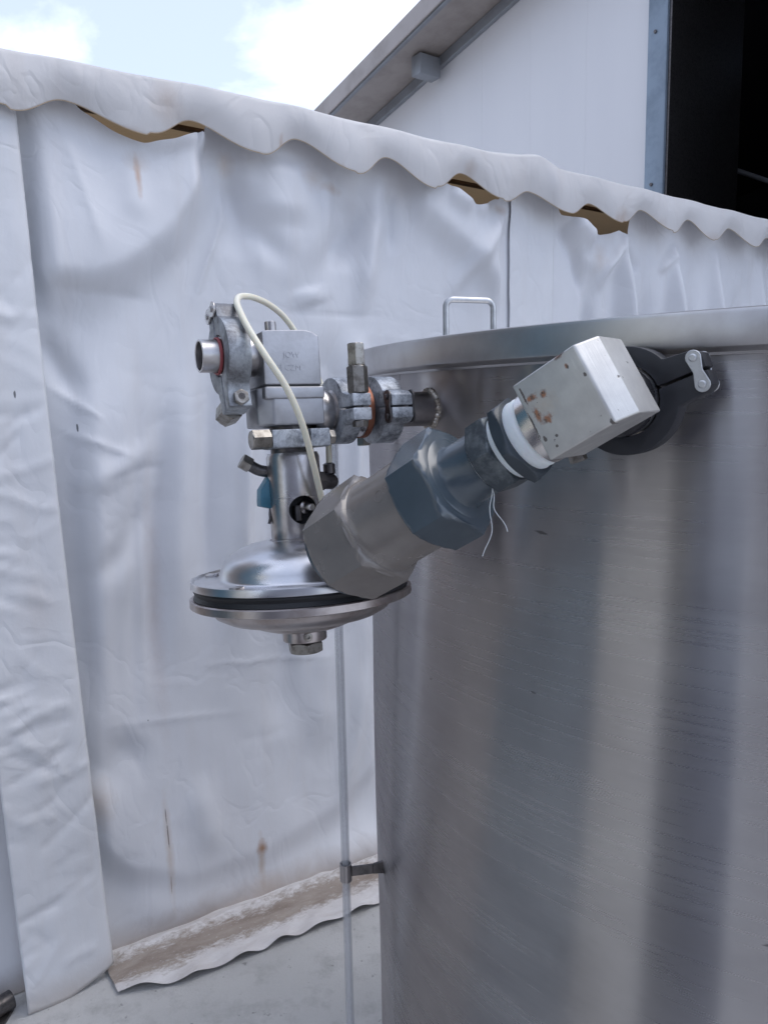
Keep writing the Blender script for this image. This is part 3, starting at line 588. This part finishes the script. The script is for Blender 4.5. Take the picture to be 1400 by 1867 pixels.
building('brown_reflection_building', 'brown building out of view, shaped for the tank reflection', (-6.6, 2.55), 85, 2.9, 3, 7.0, 'brown_wall')
building('cream_reflection_building', 'cream building out of view behind the camera, shaped for the bright tank band', (-8.2, -4.8), 32, 3.6, 3, 7.0, 'cream_wall')
building('grey_reflection_building', 'blue grey building out of view, added for the tank reflection', (-1.0, -10), 0, 10, 3, 7.0, 'grey_wall')
ct = thing('teal_reflection_building', 'tall teal ribbed mass out of view, added for the dark teal tank band', 'building', Matrix.Translation((-4.5, .02, 0)) @ Matrix.Rotation(R(90), 4, 'Z'))  # unseen teal mass set close and tall to colour the tank's reflection
pts = []
for k in range(12):
    x = -.81 + k * .135; pts += [(x, 1.2), (x + .05, 1.2), (x + .07, 1.16), (x + .115, 1.16)]
obj('cladding', prism([(-.81, -1.2), (.81, -1.2)] + [p for p in pts[::-1]], 0, 6.4), 'teal_paint', ct, 20)
for sx in (-1, 1):
    for sy in (-1, 1): obj('corner_post', box(sx * .82 - .06, sx * .82 + .06, sy * 1.2 - .06, sy * 1.2 + .06, 0, 6.44, .006), 'teal_paint', ct)
obj('roof', box(-1.0, 1.0, -1.4, 1.4, 6.45, 6.6, .01), 'soffit', ct)
gc = thing('photographer_stand_in', 'navy upright shape out of view, added for the dark band in the tank', 'reflection stand-in', Matrix.Translation((-.54, -.23, 0)))  # unseen upright added in place of the photographer's dark reflection
obj('body', lathe([(0, .01), (.15, 0), (.19, .03), (.19, 1.15), (.17, 1.24), (.09, 1.32), (.035, 1.35), (.035, 1.38), (0, 1.38)], 40), 'navy', gc); obj('valve', lathe([(0, 1.375), (.02, 1.375), (.02, 1.44), (.03, 1.45), (.03, 1.48), (0, 1.48)], 20), 'nut_steel', gc)

# ============================================================ tank
TC = Vector((.58, 1.09, 0)); TR = .6
tk = thing('steel_tank', 'large round brushed stainless steel tank beside the white curtain', 'tank', Matrix.Translation(TC))
def lathe_uv(name, prof, material, parent, seg=180):
    a = np.linspace(0, 2 * math.pi, seg + 1); n = len(prof); P = np.zeros((seg + 1, n, 3)); U = np.zeros((seg + 1, n, 2)); ln = 0; pr = None
    for j, (r, z) in enumerate(prof):
        if pr: ln += math.hypot(r - pr[0], z - pr[1])
        pr = (r, z); P[:, j, 0] = r * np.cos(a); P[:, j, 1] = r * np.sin(a); P[:, j, 2] = z; U[:, j, 0] = a * TR; U[:, j, 1] = ln
    o = grid(name, P, U, material, parent); o.data.set_sharp_from_angle(angle=R(35)); return o
wallprof = [(.5, .20), (.585, .235), (.6, .27)] + [(.6 + (.0012 * math.sin(z * 9)), z) for z in np.linspace(.3, 1.415, 24)] + [(.6, 1.432)]
lathe_uv('shell', wallprof, 'tank', tk)
lathe_uv('rim', [(.598, 1.4295), (.604, 1.4295), (.606, 1.4315), (.622, 1.4325), (.6255, 1.4345), (.6262, 1.437), (.6262, 1.4575), (.625, 1.4605), (.622, 1.4615), (.59, 1.4615), (.59, 1.455)], 'rim', tk)
lid = lathe_uv('lid', [(.592, 1.452), (.58, 1.459), (.4, 1.464), (.2, 1.466), (.001, 1.467)], 'rim', tk)
lathe_uv('floor_dish', [(.001, .12), (.3, .14), (.5, .2)], 'rim', tk)
for k in range(4):
    a = R(45 + 90 * k); obj('leg', xf(lathe([(0, 0), (.05, 0), (.05, .01), (.025, .012), (.025, .26), (0, .26)], 24), Matrix.Translation((.5 * math.cos(a), .5 * math.sin(a), 0))), 'steel', tk)
# lid handle: bent rod
hp = at(813, 618, 1.2) - TC; hq = at(899, 608, 1.23) - TC; hd = Vector((hq.x - hp.x, hq.y - hp.y, 0)); z0, z1 = 1.456, 1.552
path = []
def arc(c, a, b, n=6): return [c + a * math.cos(i / n * math.pi / 2) + b * math.sin(i / n * math.pi / 2) for i in range(n + 1)]
hn = hd.normalized(); rr = .012; p0 = Vector((hp.x, hp.y, z0)); p1 = p0 + hd
path = [p0, Vector((p0.x, p0.y, z1 - rr - .02))] + arc(Vector((p0.x, p0.y, z1 - rr)) + hn * rr, -hn * rr, Vector((0, 0, rr))) + arc(Vector((p1.x, p1.y, z1 - rr)) - hn * rr, Vector((0, 0, rr)), hn * rr) + [Vector((p1.x, p1.y, z1 - rr - .02)), p1]
obj('handle', tube(path, .0047, 14), 'handle_steel', lid)
# nozzles with weld beads
AX = Vector((-.885, -.467, 0)).normalized(); AY = Vector((.467, -.885, 0)).normalized()
VO = Vector((-.0879, .7376, 0)); ZP = 1.3915
PV = VO + Vector((0, 0, ZP)); TILT = Matrix.Translation(PV) @ Matrix.Rotation(R(5), 4, AX) @ Matrix.Translation(-PV)
def vfr(x, y, z, X, Y, Z):                                  # matrix in the valve frame, given axes as frame vectors
    f = lambda v: AX * v[0] + AY * v[1] + Vector((0, 0, v[2]))
    return TILT @ frame(VO + AX * x + AY * y + Vector((0, 0, z)), f(X), f(Y), f(Z))
def nozzle(base, d, r, ln, bead):
    nz_ = obj('nozzle', xf(lathe([(r, -.03), (r, ln), (r * .88, ln), (r * .88, -.03)], 48), align(base - TC, d)), M['pipe'], tk)
    pts = []
    mm = align(base - TC, d)
    for i in range(90):
        a = 2 * math.pi * i / 90; q = mm @ Vector((math.cos(a) * (r + .0008), math.sin(a) * (r + .0008), 0))
        rad_ = Vector((q.x, q.y, 0)); out_ = q - Vector(d) * 0; # slide along d until on the shell
        dd = Vector(d); bq = rad_.dot(Vector((dd.x, dd.y, 0))); cq = rad_.length_squared - TR * TR
        k = -bq + math.sqrt(max(0, bq * bq - cq)); q = q + dd * k
        pts.append(q + Vector((mn.noise(q * 260), mn.noise(q * 240 + Vector((5, 5, 5))), mn.noise(q * 250 + Vector((9, 1, 5))))) * .0005)
    obj('weld_bead', tube(pts, [bead * (1 + .22 * math.sin(i * 2.1)) for i in range(90)], 8, closed=True), 'weld', nz_)
    return nz_
M['pipe'] = metal_mat('dull_steel_pipe', (.36, .34, .34), .34, (.2, .18, .18), .6, 40)
nozzle(VO + AX * -.155 + Vector((0, 0, ZP)), AX, .0178, .055, .0032)
RN = Vector((-.615, -.7885, 0)).normalized(); RT = Vector((.7885, -.615, 0)).normalized(); RB = Vector((.211, .617, 1.3965))
nozzle(RB, RN, .024, .034, .003)
# bracket that holds the sight tube
SX, SY = -.0625, .977; bn = Vector((-.985, -.17, 0)).normalized(); zc = hit(632, 1590, (SX, SY, 0), (0, 1, 0)).z
br = thing('sight_tube', 'slim clear vertical sight tube standing left of the tank', 'tube', Matrix.Translation((SX, SY, .06)))
obj('tube_wall', lathe([(.0058, 0), (.0058, 1.315), (.0040, 1.315), (.0040, 0)], 28, True), 'clear', br)
cl = obj('tube_clip', xf(lathe([(.0068, -.0125), (.0082, -.0125), (.0082, .0125), (.0068, .0125)], 32, True), Matrix.Translation(Vector((SX, SY, zc)) - TC)), M['pipe'], tk)
b = box(.0080, .038, -.0016, .0016, -.0072, .0068, .0005, 1); tx = -bn; obj('clip_arm', xf(b, frame((SX - TC.x, SY - TC.y, zc), tx, Vector((0, 0, 1)).cross(tx), (0, 0, 1))), 'dark_steel', cl)
b = prism([(.038, -.0072), (.0560, -.0085), (.0560, .0110), (.038, .0068)], -.002, .002, .0005, 1)
obj('clip_foot', xf(b, frame((SX - TC.x, SY - TC.y, zc), tx, (0, 0, 1), tx.cross(Vector((0, 0, 1))))), 'dark_steel', cl)
obj('tube_foot', lathe([(0, -.06), (.02, -.06), (.02, -.05), (.008, -.045), (.008, .01), (0, .01)], 24), 'steel', br)

# ============================================================ diaphragm valve on the left nozzle
ZB = 1.15
vm = TILT @ frame(VO + Vector((0, 0, ZB)), AX, AY, (0, 0, 1))
vv = thing('diaphragm_valve', 'steel diaphragm valve with square body, polished column and wide round actuator disc', 'valve', vm)
S = Vector((0, 0, -ZB))
vp = lambda name, bm, material, par=vv, sm=35: obj(name, bm, material, par, sm, S)
# square bodies
pts = [(-.022, 1.4145), (.033, 1.4145), (.033, 1.462), (.028, 1.4632), (-.008, 1.4642), (-.016, 1.4625), (-.022, 1.459)]
b = prism(pts, -.03, .03, .0016, 3); xf(b, Matrix(((1, 0, 0, 0), (0, 0, -1, 0), (0, 1, 0, 0), (0, 0, 0, 1)))); body = vp('upper_body', b, 'cast_steel')
b = prism([(-.0235, -.029), (.026, -.029), (.038, -.017), (.038, .017), (.026, .029), (-.0235, .029)], 1.3778, 1.4128, .0022, 3); lb = vp('lower_body', b, 'cast_steel')
vp('body_lip', box(-.0245, .0335, -.0305, .0305, 1.4015, 1.4130, .0025, 3), 'cast_steel', lb)
vp('body_gasket', box(-.021, .032, -.0285, .0285, 1.4125, 1.4150), 'rubber', lb)
sb = vp('socket_bolt', xf(lathe([(0, 0), (.0052, 0), (.0052, .0085), (.0045, .0092), (.0026, .0092), (.0026, .005), (0, .005)], 28), Matrix.Translation((.0215, .022, 1.463))), 'steel')
# raised casting letters on the front face
def letters(txt, size, x, z, par):
    cu = bpy.data.curves.new('letters', 'FONT'); cu.body = txt; cu.size = size; cu.extrude = .00035; cu.align_x = 'CENTER'
    to = bpy.data.objects.new('tmp', cu); COL.objects.link(to); dg = bpy.context.evaluated_depsgraph_get()
    me = bpy.data.meshes.new_from_object(to.evaluated_get(dg)); bpy.data.objects.remove(to)
    b = bmesh.new(); b.from_mesh(me); bpy.data.meshes.remove(me)
    xf(b, frame((x, .0301, z), (-1, 0, 0), (0, 0, 1), (0, 1, 0)))
    return vp('cast_lettering', b, 'cast_steel', par, 0)
letters('JOW', .0075, .006, 1.4390, body); letters('FJ CZM', .0075, .009, 1.4275, body)
# ports
PX = Matrix(((0, 0, 1, 0), (1, 0, 0, 0), (0, 1, 0, 0), (0, 0, 0, 1)))     # +Z -> +X of valve
def alongx(prof, z, seg=48): return xf(lathe(prof, seg), Matrix.Translation((0, 0, z)) @ PX)
ZO = 1.4438
vp('outlet_neck', alongx([(.0, .03), (.019, .03), (.0185, .040), (.0185, .044), (.026, .050), (.026, .055), (0, .055)], ZO), 'steel')
vp('inlet_neck', alongx([(0, -.02), (.0215, -.02), (.0225, -.030), (.0205, -.037), (.0185, -.041), (.026, -.047), (.026, -.052), (0, -.052)], ZP), 'steel')
sp2 = thing('ferrule_spool', 'short steel spool between the two clamps on the tank pipe', 'pipe', vfr(-.0525, 0, ZP, (0, 1, 0), (0, 0, 1), (1, 0, 0)))
obj('spool_body', lathe([(0, 0), (.026, 0), (.026, -.004), (.0185, -.010), (.0185, -.012), (.025, -.0175), (.0262, -.019), (.0262, -.024), (.0185, -.032), (.0185, -.034), (.026, -.038), (.026, -.041), (0, -.041)], 48), 'steel', sp2)
cg = obj('copper_gasket', lathe([(.018, -.0205), (.0272, -.0205), (.0275, -.019), (.0275, -.0245), (.0272, -.0255), (.018, -.0255)], 48, True), 'copper', sp2)
# spindle column with inspection hole
col_b = lathe([(0, 1.267), (.0255, 1.267), (.0255, 1.2718), (.0249, 1.2722), (.0253, 1.2730), (.0253, 1.3102), (.0250, 1.3106), (.0250, 1.3112), (.0253, 1.3116), (.0253, 1.349), (.0235, 1.353), (0, 1.353)], 96)
colo = vp('column', col_b, 'column' if 'column' in M else 'steel')
cut = bpy.data.objects.new('cut', bpy.data.meshes.new('cut')); cb_ = xf(cyl(.0135, 0, .03, 0.0001, 48), align((.0012, .012, 1.299), (.05, 1, 0))); bmesh.ops.translate(cb_, verts=cb_.verts, vec=S); bmesh.ops.recalc_face_normals(cb_, faces=cb_.faces); cb_.to_mesh(cut.data); cb_.free(); COL.objects.link(cut); cut.parent = vv
bo = colo.modifiers.new('hole', 'BOOLEAN'); bo.object = cut; bo.operation = 'DIFFERENCE'; bo.solver = 'EXACT'
bpy.context.view_layer.update(); dg = bpy.context.evaluated_depsgraph_get(); nm = bpy.data.meshes.new_from_object(colo.evaluated_get(dg)); colo.modifiers.clear(); colo.data = nm; nm.set_sharp_from_angle(angle=R(30)); bpy.data.objects.remove(cut)
vp('hole_shade', xf(lathe([(.0131, .0005), (.0131, .0095), (.0128, .0095), (.0128, 0), (0, 0)], 40), align((.0012, .0125, 1.299), (.05, 1, 0))), 'blackhole', colo)  # black cup painting the shade inside the inspection hole
vp('spindle_pin', xf(lathe([(0, 0), (.0062, 0), (.0062, .004), (.0038, .005), (.0038, .013), (.003, .0142), (0, .0142)], 24), align((-.0015, .0128, 1.301), (-.35, 1, 0))), 'steel', colo)
vp('spindle_stem', xf(lathe([(0, 0), (.0045, 0), (.0045, .014), (0, .014)], 20), align((.0045, .0145, 1.289), (0, 0, 1))), 'dark_steel', colo)
vp('bonnet_neck', cyl(.0205, 1.350, 1.379), 'dark_steel')
# actuator
va = lambda name, bm, material, par=vv, sm=35: obj(name, bm, material, par, sm, S + Vector((0, 0, .0095)))
va('actuator_dome', lathe([(.0250, 1.2585), (.028, 1.2612), (.034, 1.2606), (.046, 1.2582), (.057, 1.2545), (.066, 1.2495), (.0722, 1.2430), (.0757, 1.2360), (.0775, 1.2300), (.0795, 1.2278), (.083, 1.2270), (.1005, 1.2268), (.1022, 1.2290), (.1036, 1.2290), (.1040, 1.2275), (.1040, 1.2225), (.1025, 1.2220), (.06, 1.2220)], 120), 'polish')
va('diaphragm', lathe([(.06, 1.2218), (.1015, 1.2218), (.1022, 1.2200), (.1005, 1.2165), (.1022, 1.2125), (.06, 1.2122)], 96, False), 'rubber')
va('lower_dish', lathe([(.06, 1.2122), (.1042, 1.2122), (.1056, 1.2112), (.1058, 1.2050), (.1042, 1.2040), (.0905, 1.2035), (.0885, 1.2015), (.0868, 1.1975), (.083, 1.1930), (.074, 1.1880), (.062, 1.1848), (.0535, 1.1838), (.0510, 1.1822), (.047, 1.1795), (.039, 1.1765), (.030, 1.1750), (.0215, 1.1742), (0, 1.1742)], 120), 'bottom_steel')
clr = va('collar', lathe([(0, 1.1755), (.0205, 1.1755), (.0213, 1.1748), (.0213, 1.1632), (.0205, 1.1625), (0, 1.1625)], 56), 'bottom_steel')
va('set_screw', xf(lathe([(0, 0), (.0042, 0), (.0042, .0028), (.0036, .0032), (.0019, .0032), (.0019, .001), (0, .001)], 24), align((.005, .0200, 1.1692), (.24, 1, 0))), 'nut_steel', clr)
va('stem', cyl(.0085, 1.158, 1.165), 'steel'); va('bottom_nut', hexa(.0175, 1.1505, 1.1605, .1, .3), 'nut_steel')
for a in (0.55, 2.3, 3.9, 5.6):
    va('rim_bolt', xf(box(-.006, .006, -.004, .004, 0, .0028, .001), Matrix.Translation((.0915 * math.cos(a), .0915 * math.sin(a), 1.2268)) @ Matrix.Rotation(a, 4, 'Z')), 'steel')
# limit switch cap and fittings at the back left of the column
e1 = vp('vent_elbow', tube(spline([(.014, -.006, 1.335), (.030, -.010, 1.338), (.040, -.012, 1.344)], 6), .0055, 16), 'dark_steel')
vp('vent_cap', xf(hexa(.0078, 0, .010, .1), align((.0385, -.012, 1.343), (.85, -.1, .55))), 'nut_steel', e1)
tg_ = vp('teal_cap', prism([(.015, 1.333), (.0235, 1.333), (.0335, 1.3195), (.0345, 1.3085), (.0345, 1.304), (.020, 1.300), (.015, 1.304)], -.008, .006, .001), 'teal_plastic'); xf_m = Matrix(((1, 0, 0, 0), (0, 0, 1, 0), (0, 1, 0, 0), (0, 0, 0, 1)))
for v in tg_.data.vertices: v.co = Vector((v.co.x, v.co.z + ZB - .006, v.co.y - ZB))
vp('cap_cord', tube(spline([(.024, -.004, 1.303), (.0255, -.003, 1.297), (.026, -.002, 1.292), (.0275, -.002, 1.287)], 5), .0014, 8), 'dark_steel', tg_)
af = vp('air_fitting', xf(hexa(.0105, 0, .012, .1), align((-.020, -.004, 1.325), (-1, -.2, -.1))), 'dark_steel'); vp('fitting_body', xf(lathe([(0, 0), (.008, 0), (.008, .012), (.0055, .016), (0, .016)], 24), align((-.031, -.006, 1.324), (-1, -.2, -.1))), 'dark_steel', af)
vp('push_connector', xf(lathe([(0, -.008), (.0055, -.008), (.0055, .004), (.0045, .005), (.006, .006), (.006, .015), (.0038, .0165), (0, .0165)], 24), align((-.0415, -.010, 1.325), (0, 0, 1))), 'dark_steel', af)

# ============================================================ clamps
def clamp(name, label, material, mw, Rr, r, wd, lug=(.046, .012), hin=(.040, .010), nut=(.009, .03, .0), link='steel', plates=True, nutmat='nut_steel', group=None, gap=.0009, bevel=.0016, nuts=2, lw_=.0055):
    c = thing(name, label, 'clamp', mw, group)
    Lx, lh = lug; Hx, hh = hin
    lhs = lh if hasattr(lh, '__len__') else (lh, lh); lh = lhs[0]
    def outline(sg):
        lh = lhs[0 if sg > 0 else 1]; la = min(lh + .003, Rr * .8)
        p = [(math.sqrt(r * r - gap * gap), gap), (Lx, gap), (Lx, lh), (Lx - .012, lh + .0), (math.sqrt(Rr * Rr - la ** 2), la)]
        a0 = math.asin(la / Rr); a1 = math.pi - math.asin((hh + .002) / Rr)
        p += [(Rr * math.cos(a0 + (a1 - a0) * i / 20), Rr * math.sin(a0 + (a1 - a0) * i / 20)) for i in range(1, 21)]
        p += [(-Hx + .006, hh), (-Hx, hh - .004), (-Hx, gap), (-math.sqrt(r * r - gap * gap), gap)]
        p += [(r * math.cos(math.pi - math.pi * i / 16), max(gap, r * math.sin(math.pi * i / 16))) for i in range(1, 16)]
        return [(x, y * sg) for x, y in p]
    for sg in (1, -1): obj('jaw', prism(outline(sg), -wd / 2, wd / 2, bevel, 2), material, c)
    if plates:
        for sz in (-1, 1):
            yl = hh * .62; x = -Hx + .006; rr_ = lw_; p = []
            for i in range(9): a = math.pi * i / 8; p.append((x + rr_ * math.cos(a), yl + rr_ * math.sin(a)))
            p.append((x - rr_ * .62, 0))
            for i in range(9): a = math.pi + math.pi * i / 8; p.append((x + rr_ * math.cos(a), -yl + rr_ * math.sin(a)))
            p.append((x + rr_ * .62, 0))
            z0 = wd / 2 + .0004 if sz > 0 else -wd / 2 - .0022
            k = obj('hinge_link', prism(p, z0, z0 + .0018, .0004, 1), link, c)
            for sy in (-1, 1): obj('pin', xf(lathe([(0, 0), (.0028, 0), (.0028, .0010), (.002, .0016), (0, .0016)], 18), Matrix.Translation((x, sy * yl, z0 + (.0018 if sz > 0 else 0))) @ (Matrix.Identity(4) if sz > 0 else Matrix.Rotation(math.pi, 4, 'X'))), link, k)
    nr, nl, ns = nut; bx = Lx - .007
    RX = Matrix.Translation((bx, 0, 0)) @ Matrix.Rotation(-math.pi / 2, 4, 'X')          # +Z -> +Y
    bo_ = obj('bolt', xf(cyl(.0036, -lhs[1] - .006, lh + nl * .9, .0004, 20), RX), 'dark_steel', c)
    obj('bolt_head', xf(hexa(.0072, -lhs[1] - .006, -lhs[1] - .0003, .1), RX), nutmat, bo_)
    obj('nut', xf(hexa(nr, lh + .0003, lh + nl * (.55 if nuts == 2 else 1), .05, .2), RX), nutmat, c)
    if nuts == 2:
        tn = obj('nut', xf(hexa(nr * .88, lh + nl * .55, lh + nl, .04, .55), RX), nutmat, c)
    return c
GRP = 'metal clamps on the valve ports'
clamp('pipe_clamp', 'whitish aluminium clamp with a tall upright nut beside the square valve body', 'alu', vfr(-.052, 0, ZP, (0, 1, 0), (0, 0, 1), (1, 0, 0)), .0325, .0188, .019, (.052, .0125), (.042, .010), (.0098, .046, 0), group=GRP)
clamp('pipe_clamp', 'whitish aluminium clamp with dark chain link next to the tank nozzle weld', 'alu', vfr(-.097, 0, ZP, (0, -1, 0), (0, 0, -1), (1, 0, 0)),   .0335, .0182, .023, (.048, .012), (.0475, .0150), (.0085, .022, 0), link='dark_steel', lw_=.0068, group=GRP)
tl = R(14)
clamp('pipe_clamp', 'grey aluminium clamp round the open red sealed pipe stub', 'alu_dark', vfr(.055, 0, ZO, (0, math.sin(tl), -math.cos(tl)), (0, -math.cos(tl), -math.sin(tl)), (-1, 0, 0)), .0350, .0188, .021, (.052, .0130), (.0480, .013), (.0112, .024, 0), group=GRP, nuts=1, lw_=.0072)
clamp('pipe_clamp', 'flat whitish clamp with sideways nut under the square valve body', 'alu', vfr(-.004, 0, 1.3655, (0, 1, 0), (1, 0, 0), (0, 0, -1)), .0315, .0205, .0165, (.037, (.036, .0205)), (.040, .011), (.0092, .018, 0), group=GRP, nuts=1)
stub = thing('pipe_stub', 'short open stainless pipe stub with a red gasket pointing away from the valve', 'pipe', vfr(.056, 0, ZO, (0, 1, 0), (0, 0, 1), (1, 0, 0)))
obj('stub_wall', lathe([(.0118, 0), (.026, 0), (.026, .004), (.0150, .0085), (.0148, .010), (.0148, .0265), (.0144, .027), (.0132, .027), (.0128, .0265), (.0118, 0)], 48), 'steel', stub)
obj('stub_shade', xf(cyl(.0126, .001, .003), Matrix.Identity(4)), 'blackhole', stub)  # black disc painting the shade down the open pipe
obj('gasket', ring(.0150, .0170, .0090, .0118, .0006), 'red_gasket', stub)

# ============================================================ right assembly: black clamp, elbow block, check valve
al = R(30); DD = -RT * math.cos(al) - Vector((0, 0, 1)) * math.sin(al); WW = RT * math.sin(al) - Vector((0, 0, 1)) * math.cos(al)
BC = RB + RN * .13; FE = frame(BC, WW, RN, DD)
hx = R(21)
hd_ = RT * math.cos(hx) + Vector((0, 0, 1)) * math.sin(hx); ud_ = RN.cross(hd_) * -1
cm = frame(RB + RN * .040, -hd_, RN.cross(-hd_), RN)
clamp('pipe_clamp', 'black plastic ring clamp with pale metal link against the tank', 'black_plastic', cm, .0405, .0262, .020, (.060, .012), (.0625, .0160), (.008, .018, 0), link='handle_steel', bevel=.002)
el = thing('elbow_block', 'square pale steel elbow block with rust spots in front of the black clamp', 'elbow', FE)
# profile in (Y,Z), extruded along X
pf_ = [(-.027, -.036), (.0125, -.036), (.027, -.0245), (.027, .025), (-.027, .025)]
b = prism(pf_, -.028, .028, .0017, 3); xf(b, Matrix(((0, 0, 1, 0), (1, 0, 0, 0), (0, 1, 0, 0), (0, 0, 0, 1)))); obj('block_body', b, 'block', el)
NM = Matrix(((1, 0, 0, 0), (0, 0, -1, 0), (0, 1, 0, 0), (0, 0, 0, 1)))
obj('inlet_neck', xf(lathe([(0, .022), (.0205, .022), (.0205, .055), (.0215, .066), (.0255, .074), (.0258, .080), (0, .080)], 56), NM), 'polish', el)
sb_ = bmesh.new()
sb_ = lathe([(.0212, .058), (.0235, .0585), (.0258, .062), (.0262, .069), (.0250, .078), (.0212, .079)], 72, True)
for v in sb_.verts: v.co += v.co.normalized() * mn.noise(v.co * 320) * .0011
obj('black_seal', xf(sb_, NM), 'wrinkled', el)
obj('outlet_neck', lathe([(0, .02), (.0262, .02), (.0268, .026), (.0268, .0335), (.0255, .0345), (0, .0345)], 64), 'block_neck', el)
fl = thing('pipe_nipple', 'dark hexagonal pipe nipple wrapped in white thread tape below the elbow block', 'fitting', frame(BC + DD * .034, WW, RN, DD))
q = lambda x: x - .034
HP = .23
tape = obj('thread_tape', lathe([(0, q(.0340)), (.0242, q(.0340)), (.0256, q(.0355)), (.0262, q(.0385)), (.0258, q(.041)), (.0263, q(.0435)), (.0255, q(.0458)), (0, q(.0458))], 64), 'ptfe', fl)
obj('hex_collar', hexa(.0335, q(.0450), q(.0545), .1, HP), 'iron2', fl)
obj('thread_tape', lathe([(0, q(.0532)), (.0255, q(.0532)), (.0252, q(.0568)), (.0246, q(.0605)), (0, q(.0605))], 64), 'ptfe', fl)
obj('hex_collar', hexa(.0298, q(.0602), q(.0795), .1, HP + .25), 'iron', fl)
obj('thread_tape', lathe([(0, q(.0790)), (.0238, q(.0790)), (.0236, q(.0812)), (0, q(.0812))], 56), 'ptfe', fl)
p0 = Vector((.0215, .011, q(.0812)))
for k, (dx, dz) in enumerate(((.012, .03), (-.006, .05))):
    pts = [p0]; gl_ = FE.to_3x3().inverted() @ Vector((0, 0, -1)); gr_ = FE.to_3x3().inverted() @ RT
    for i in range(1, 9):
        f = i / 8; pts.append(p0 + gl_ * dz * f * 1.0 + gr_ * (dx * f * f + .0016 * math.sin(f * 9 + k * 2)) + Vector((0, .001 * math.sin(f * 7 + k), 0)))
    obj('loose_strand', tube(spline(pts, 4), .0003, 6), 'ptfe', tape)
cv = thing('check_valve', 'stout grey plastic check valve with hexagonal ends slanting down from the tank', 'check valve', frame(BC + DD * .08, WW, RN, DD))
q = lambda x: x - .08
HV = R(90) - R(33) + .0
obj('socket_neck', lathe([(0, q(.0800)), (.0228, q(.0800)), (.0240, q(.0812)), (.0243, q(.085)), (.0246, q(.1035)), (.0262, q(.1065)), (.032, q(.1078)), (.0375, q(.1105)), (.040, q(.1150)), (0, q(.1150))], 72), 'pvc_blue', cv)
obj('union_nut', hexa(.0462, q(.1085), q(.1450), .1, HV), 'pvc_blue', cv)
vbody = obj('valve_body', lathe([(0, q(.143)), (.0385, q(.143)), (.0387, q(.146)), (.0390, q(.187)), (.0402, q(.1915)), (.0422, q(.1945)), (.0438, q(.1965)), (0, q(.1965))], 80), 'pvc_brown', cv)
obj('mould_mark', xf(ring(.0042, .0050, 0, .0005, .0001, 28), align(Vector((-.013, .0361, q(.157))), (-.34, .94, 0))), 'pvc_brown', vbody)
eh = obj('end_nut', hexa(.0490, q(.1920), q(.2420), .1, HV), 'pvc_brown', cv)
obj('mould_mark', xf(ring(.0052, .0061, 0, .0005, .0001, 28), align(Vector((-.005, .0418, q(.222))), (-.1, 1, 0))), 'pvc_brown', eh)
obj('end_cap', lathe([(0, q(.2415)), (.0400, q(.2415)), (.0395, q(.2470)), (.0375, q(.2485)), (.030, q(.2485)), (.028, q(.241)), (0, q(.241))], 72), 'pvc_blue', cv)

# ============================================================ milky air tube
P_ = [at(590, 925, .715), at(584, 900, .708), at(571, 845, .695), at(550, 770, .682), at(522, 706, .676), at(482, 645, .675), at(452, 597, .690), at(435, 562, .712), at(432, 547, .728), at(440, 540, .745), at(462, 542, .765), at(492, 556, .79), at(520, 580, .805), at(548, 622, .812), at(585, 700, .812), at(611, 765, .798)]
pc = vm @ Vector((-.0415, -.010, 1.325 + .012 - ZB))
P_ += [pc + Vector((.001, .002, .035)), pc]
tb = obj('air_tube', tube(spline(P_, 8), .0031, 14), 'tube'); tag(tb, 'milky flexible air tube looping over the square valve body', 'tube')
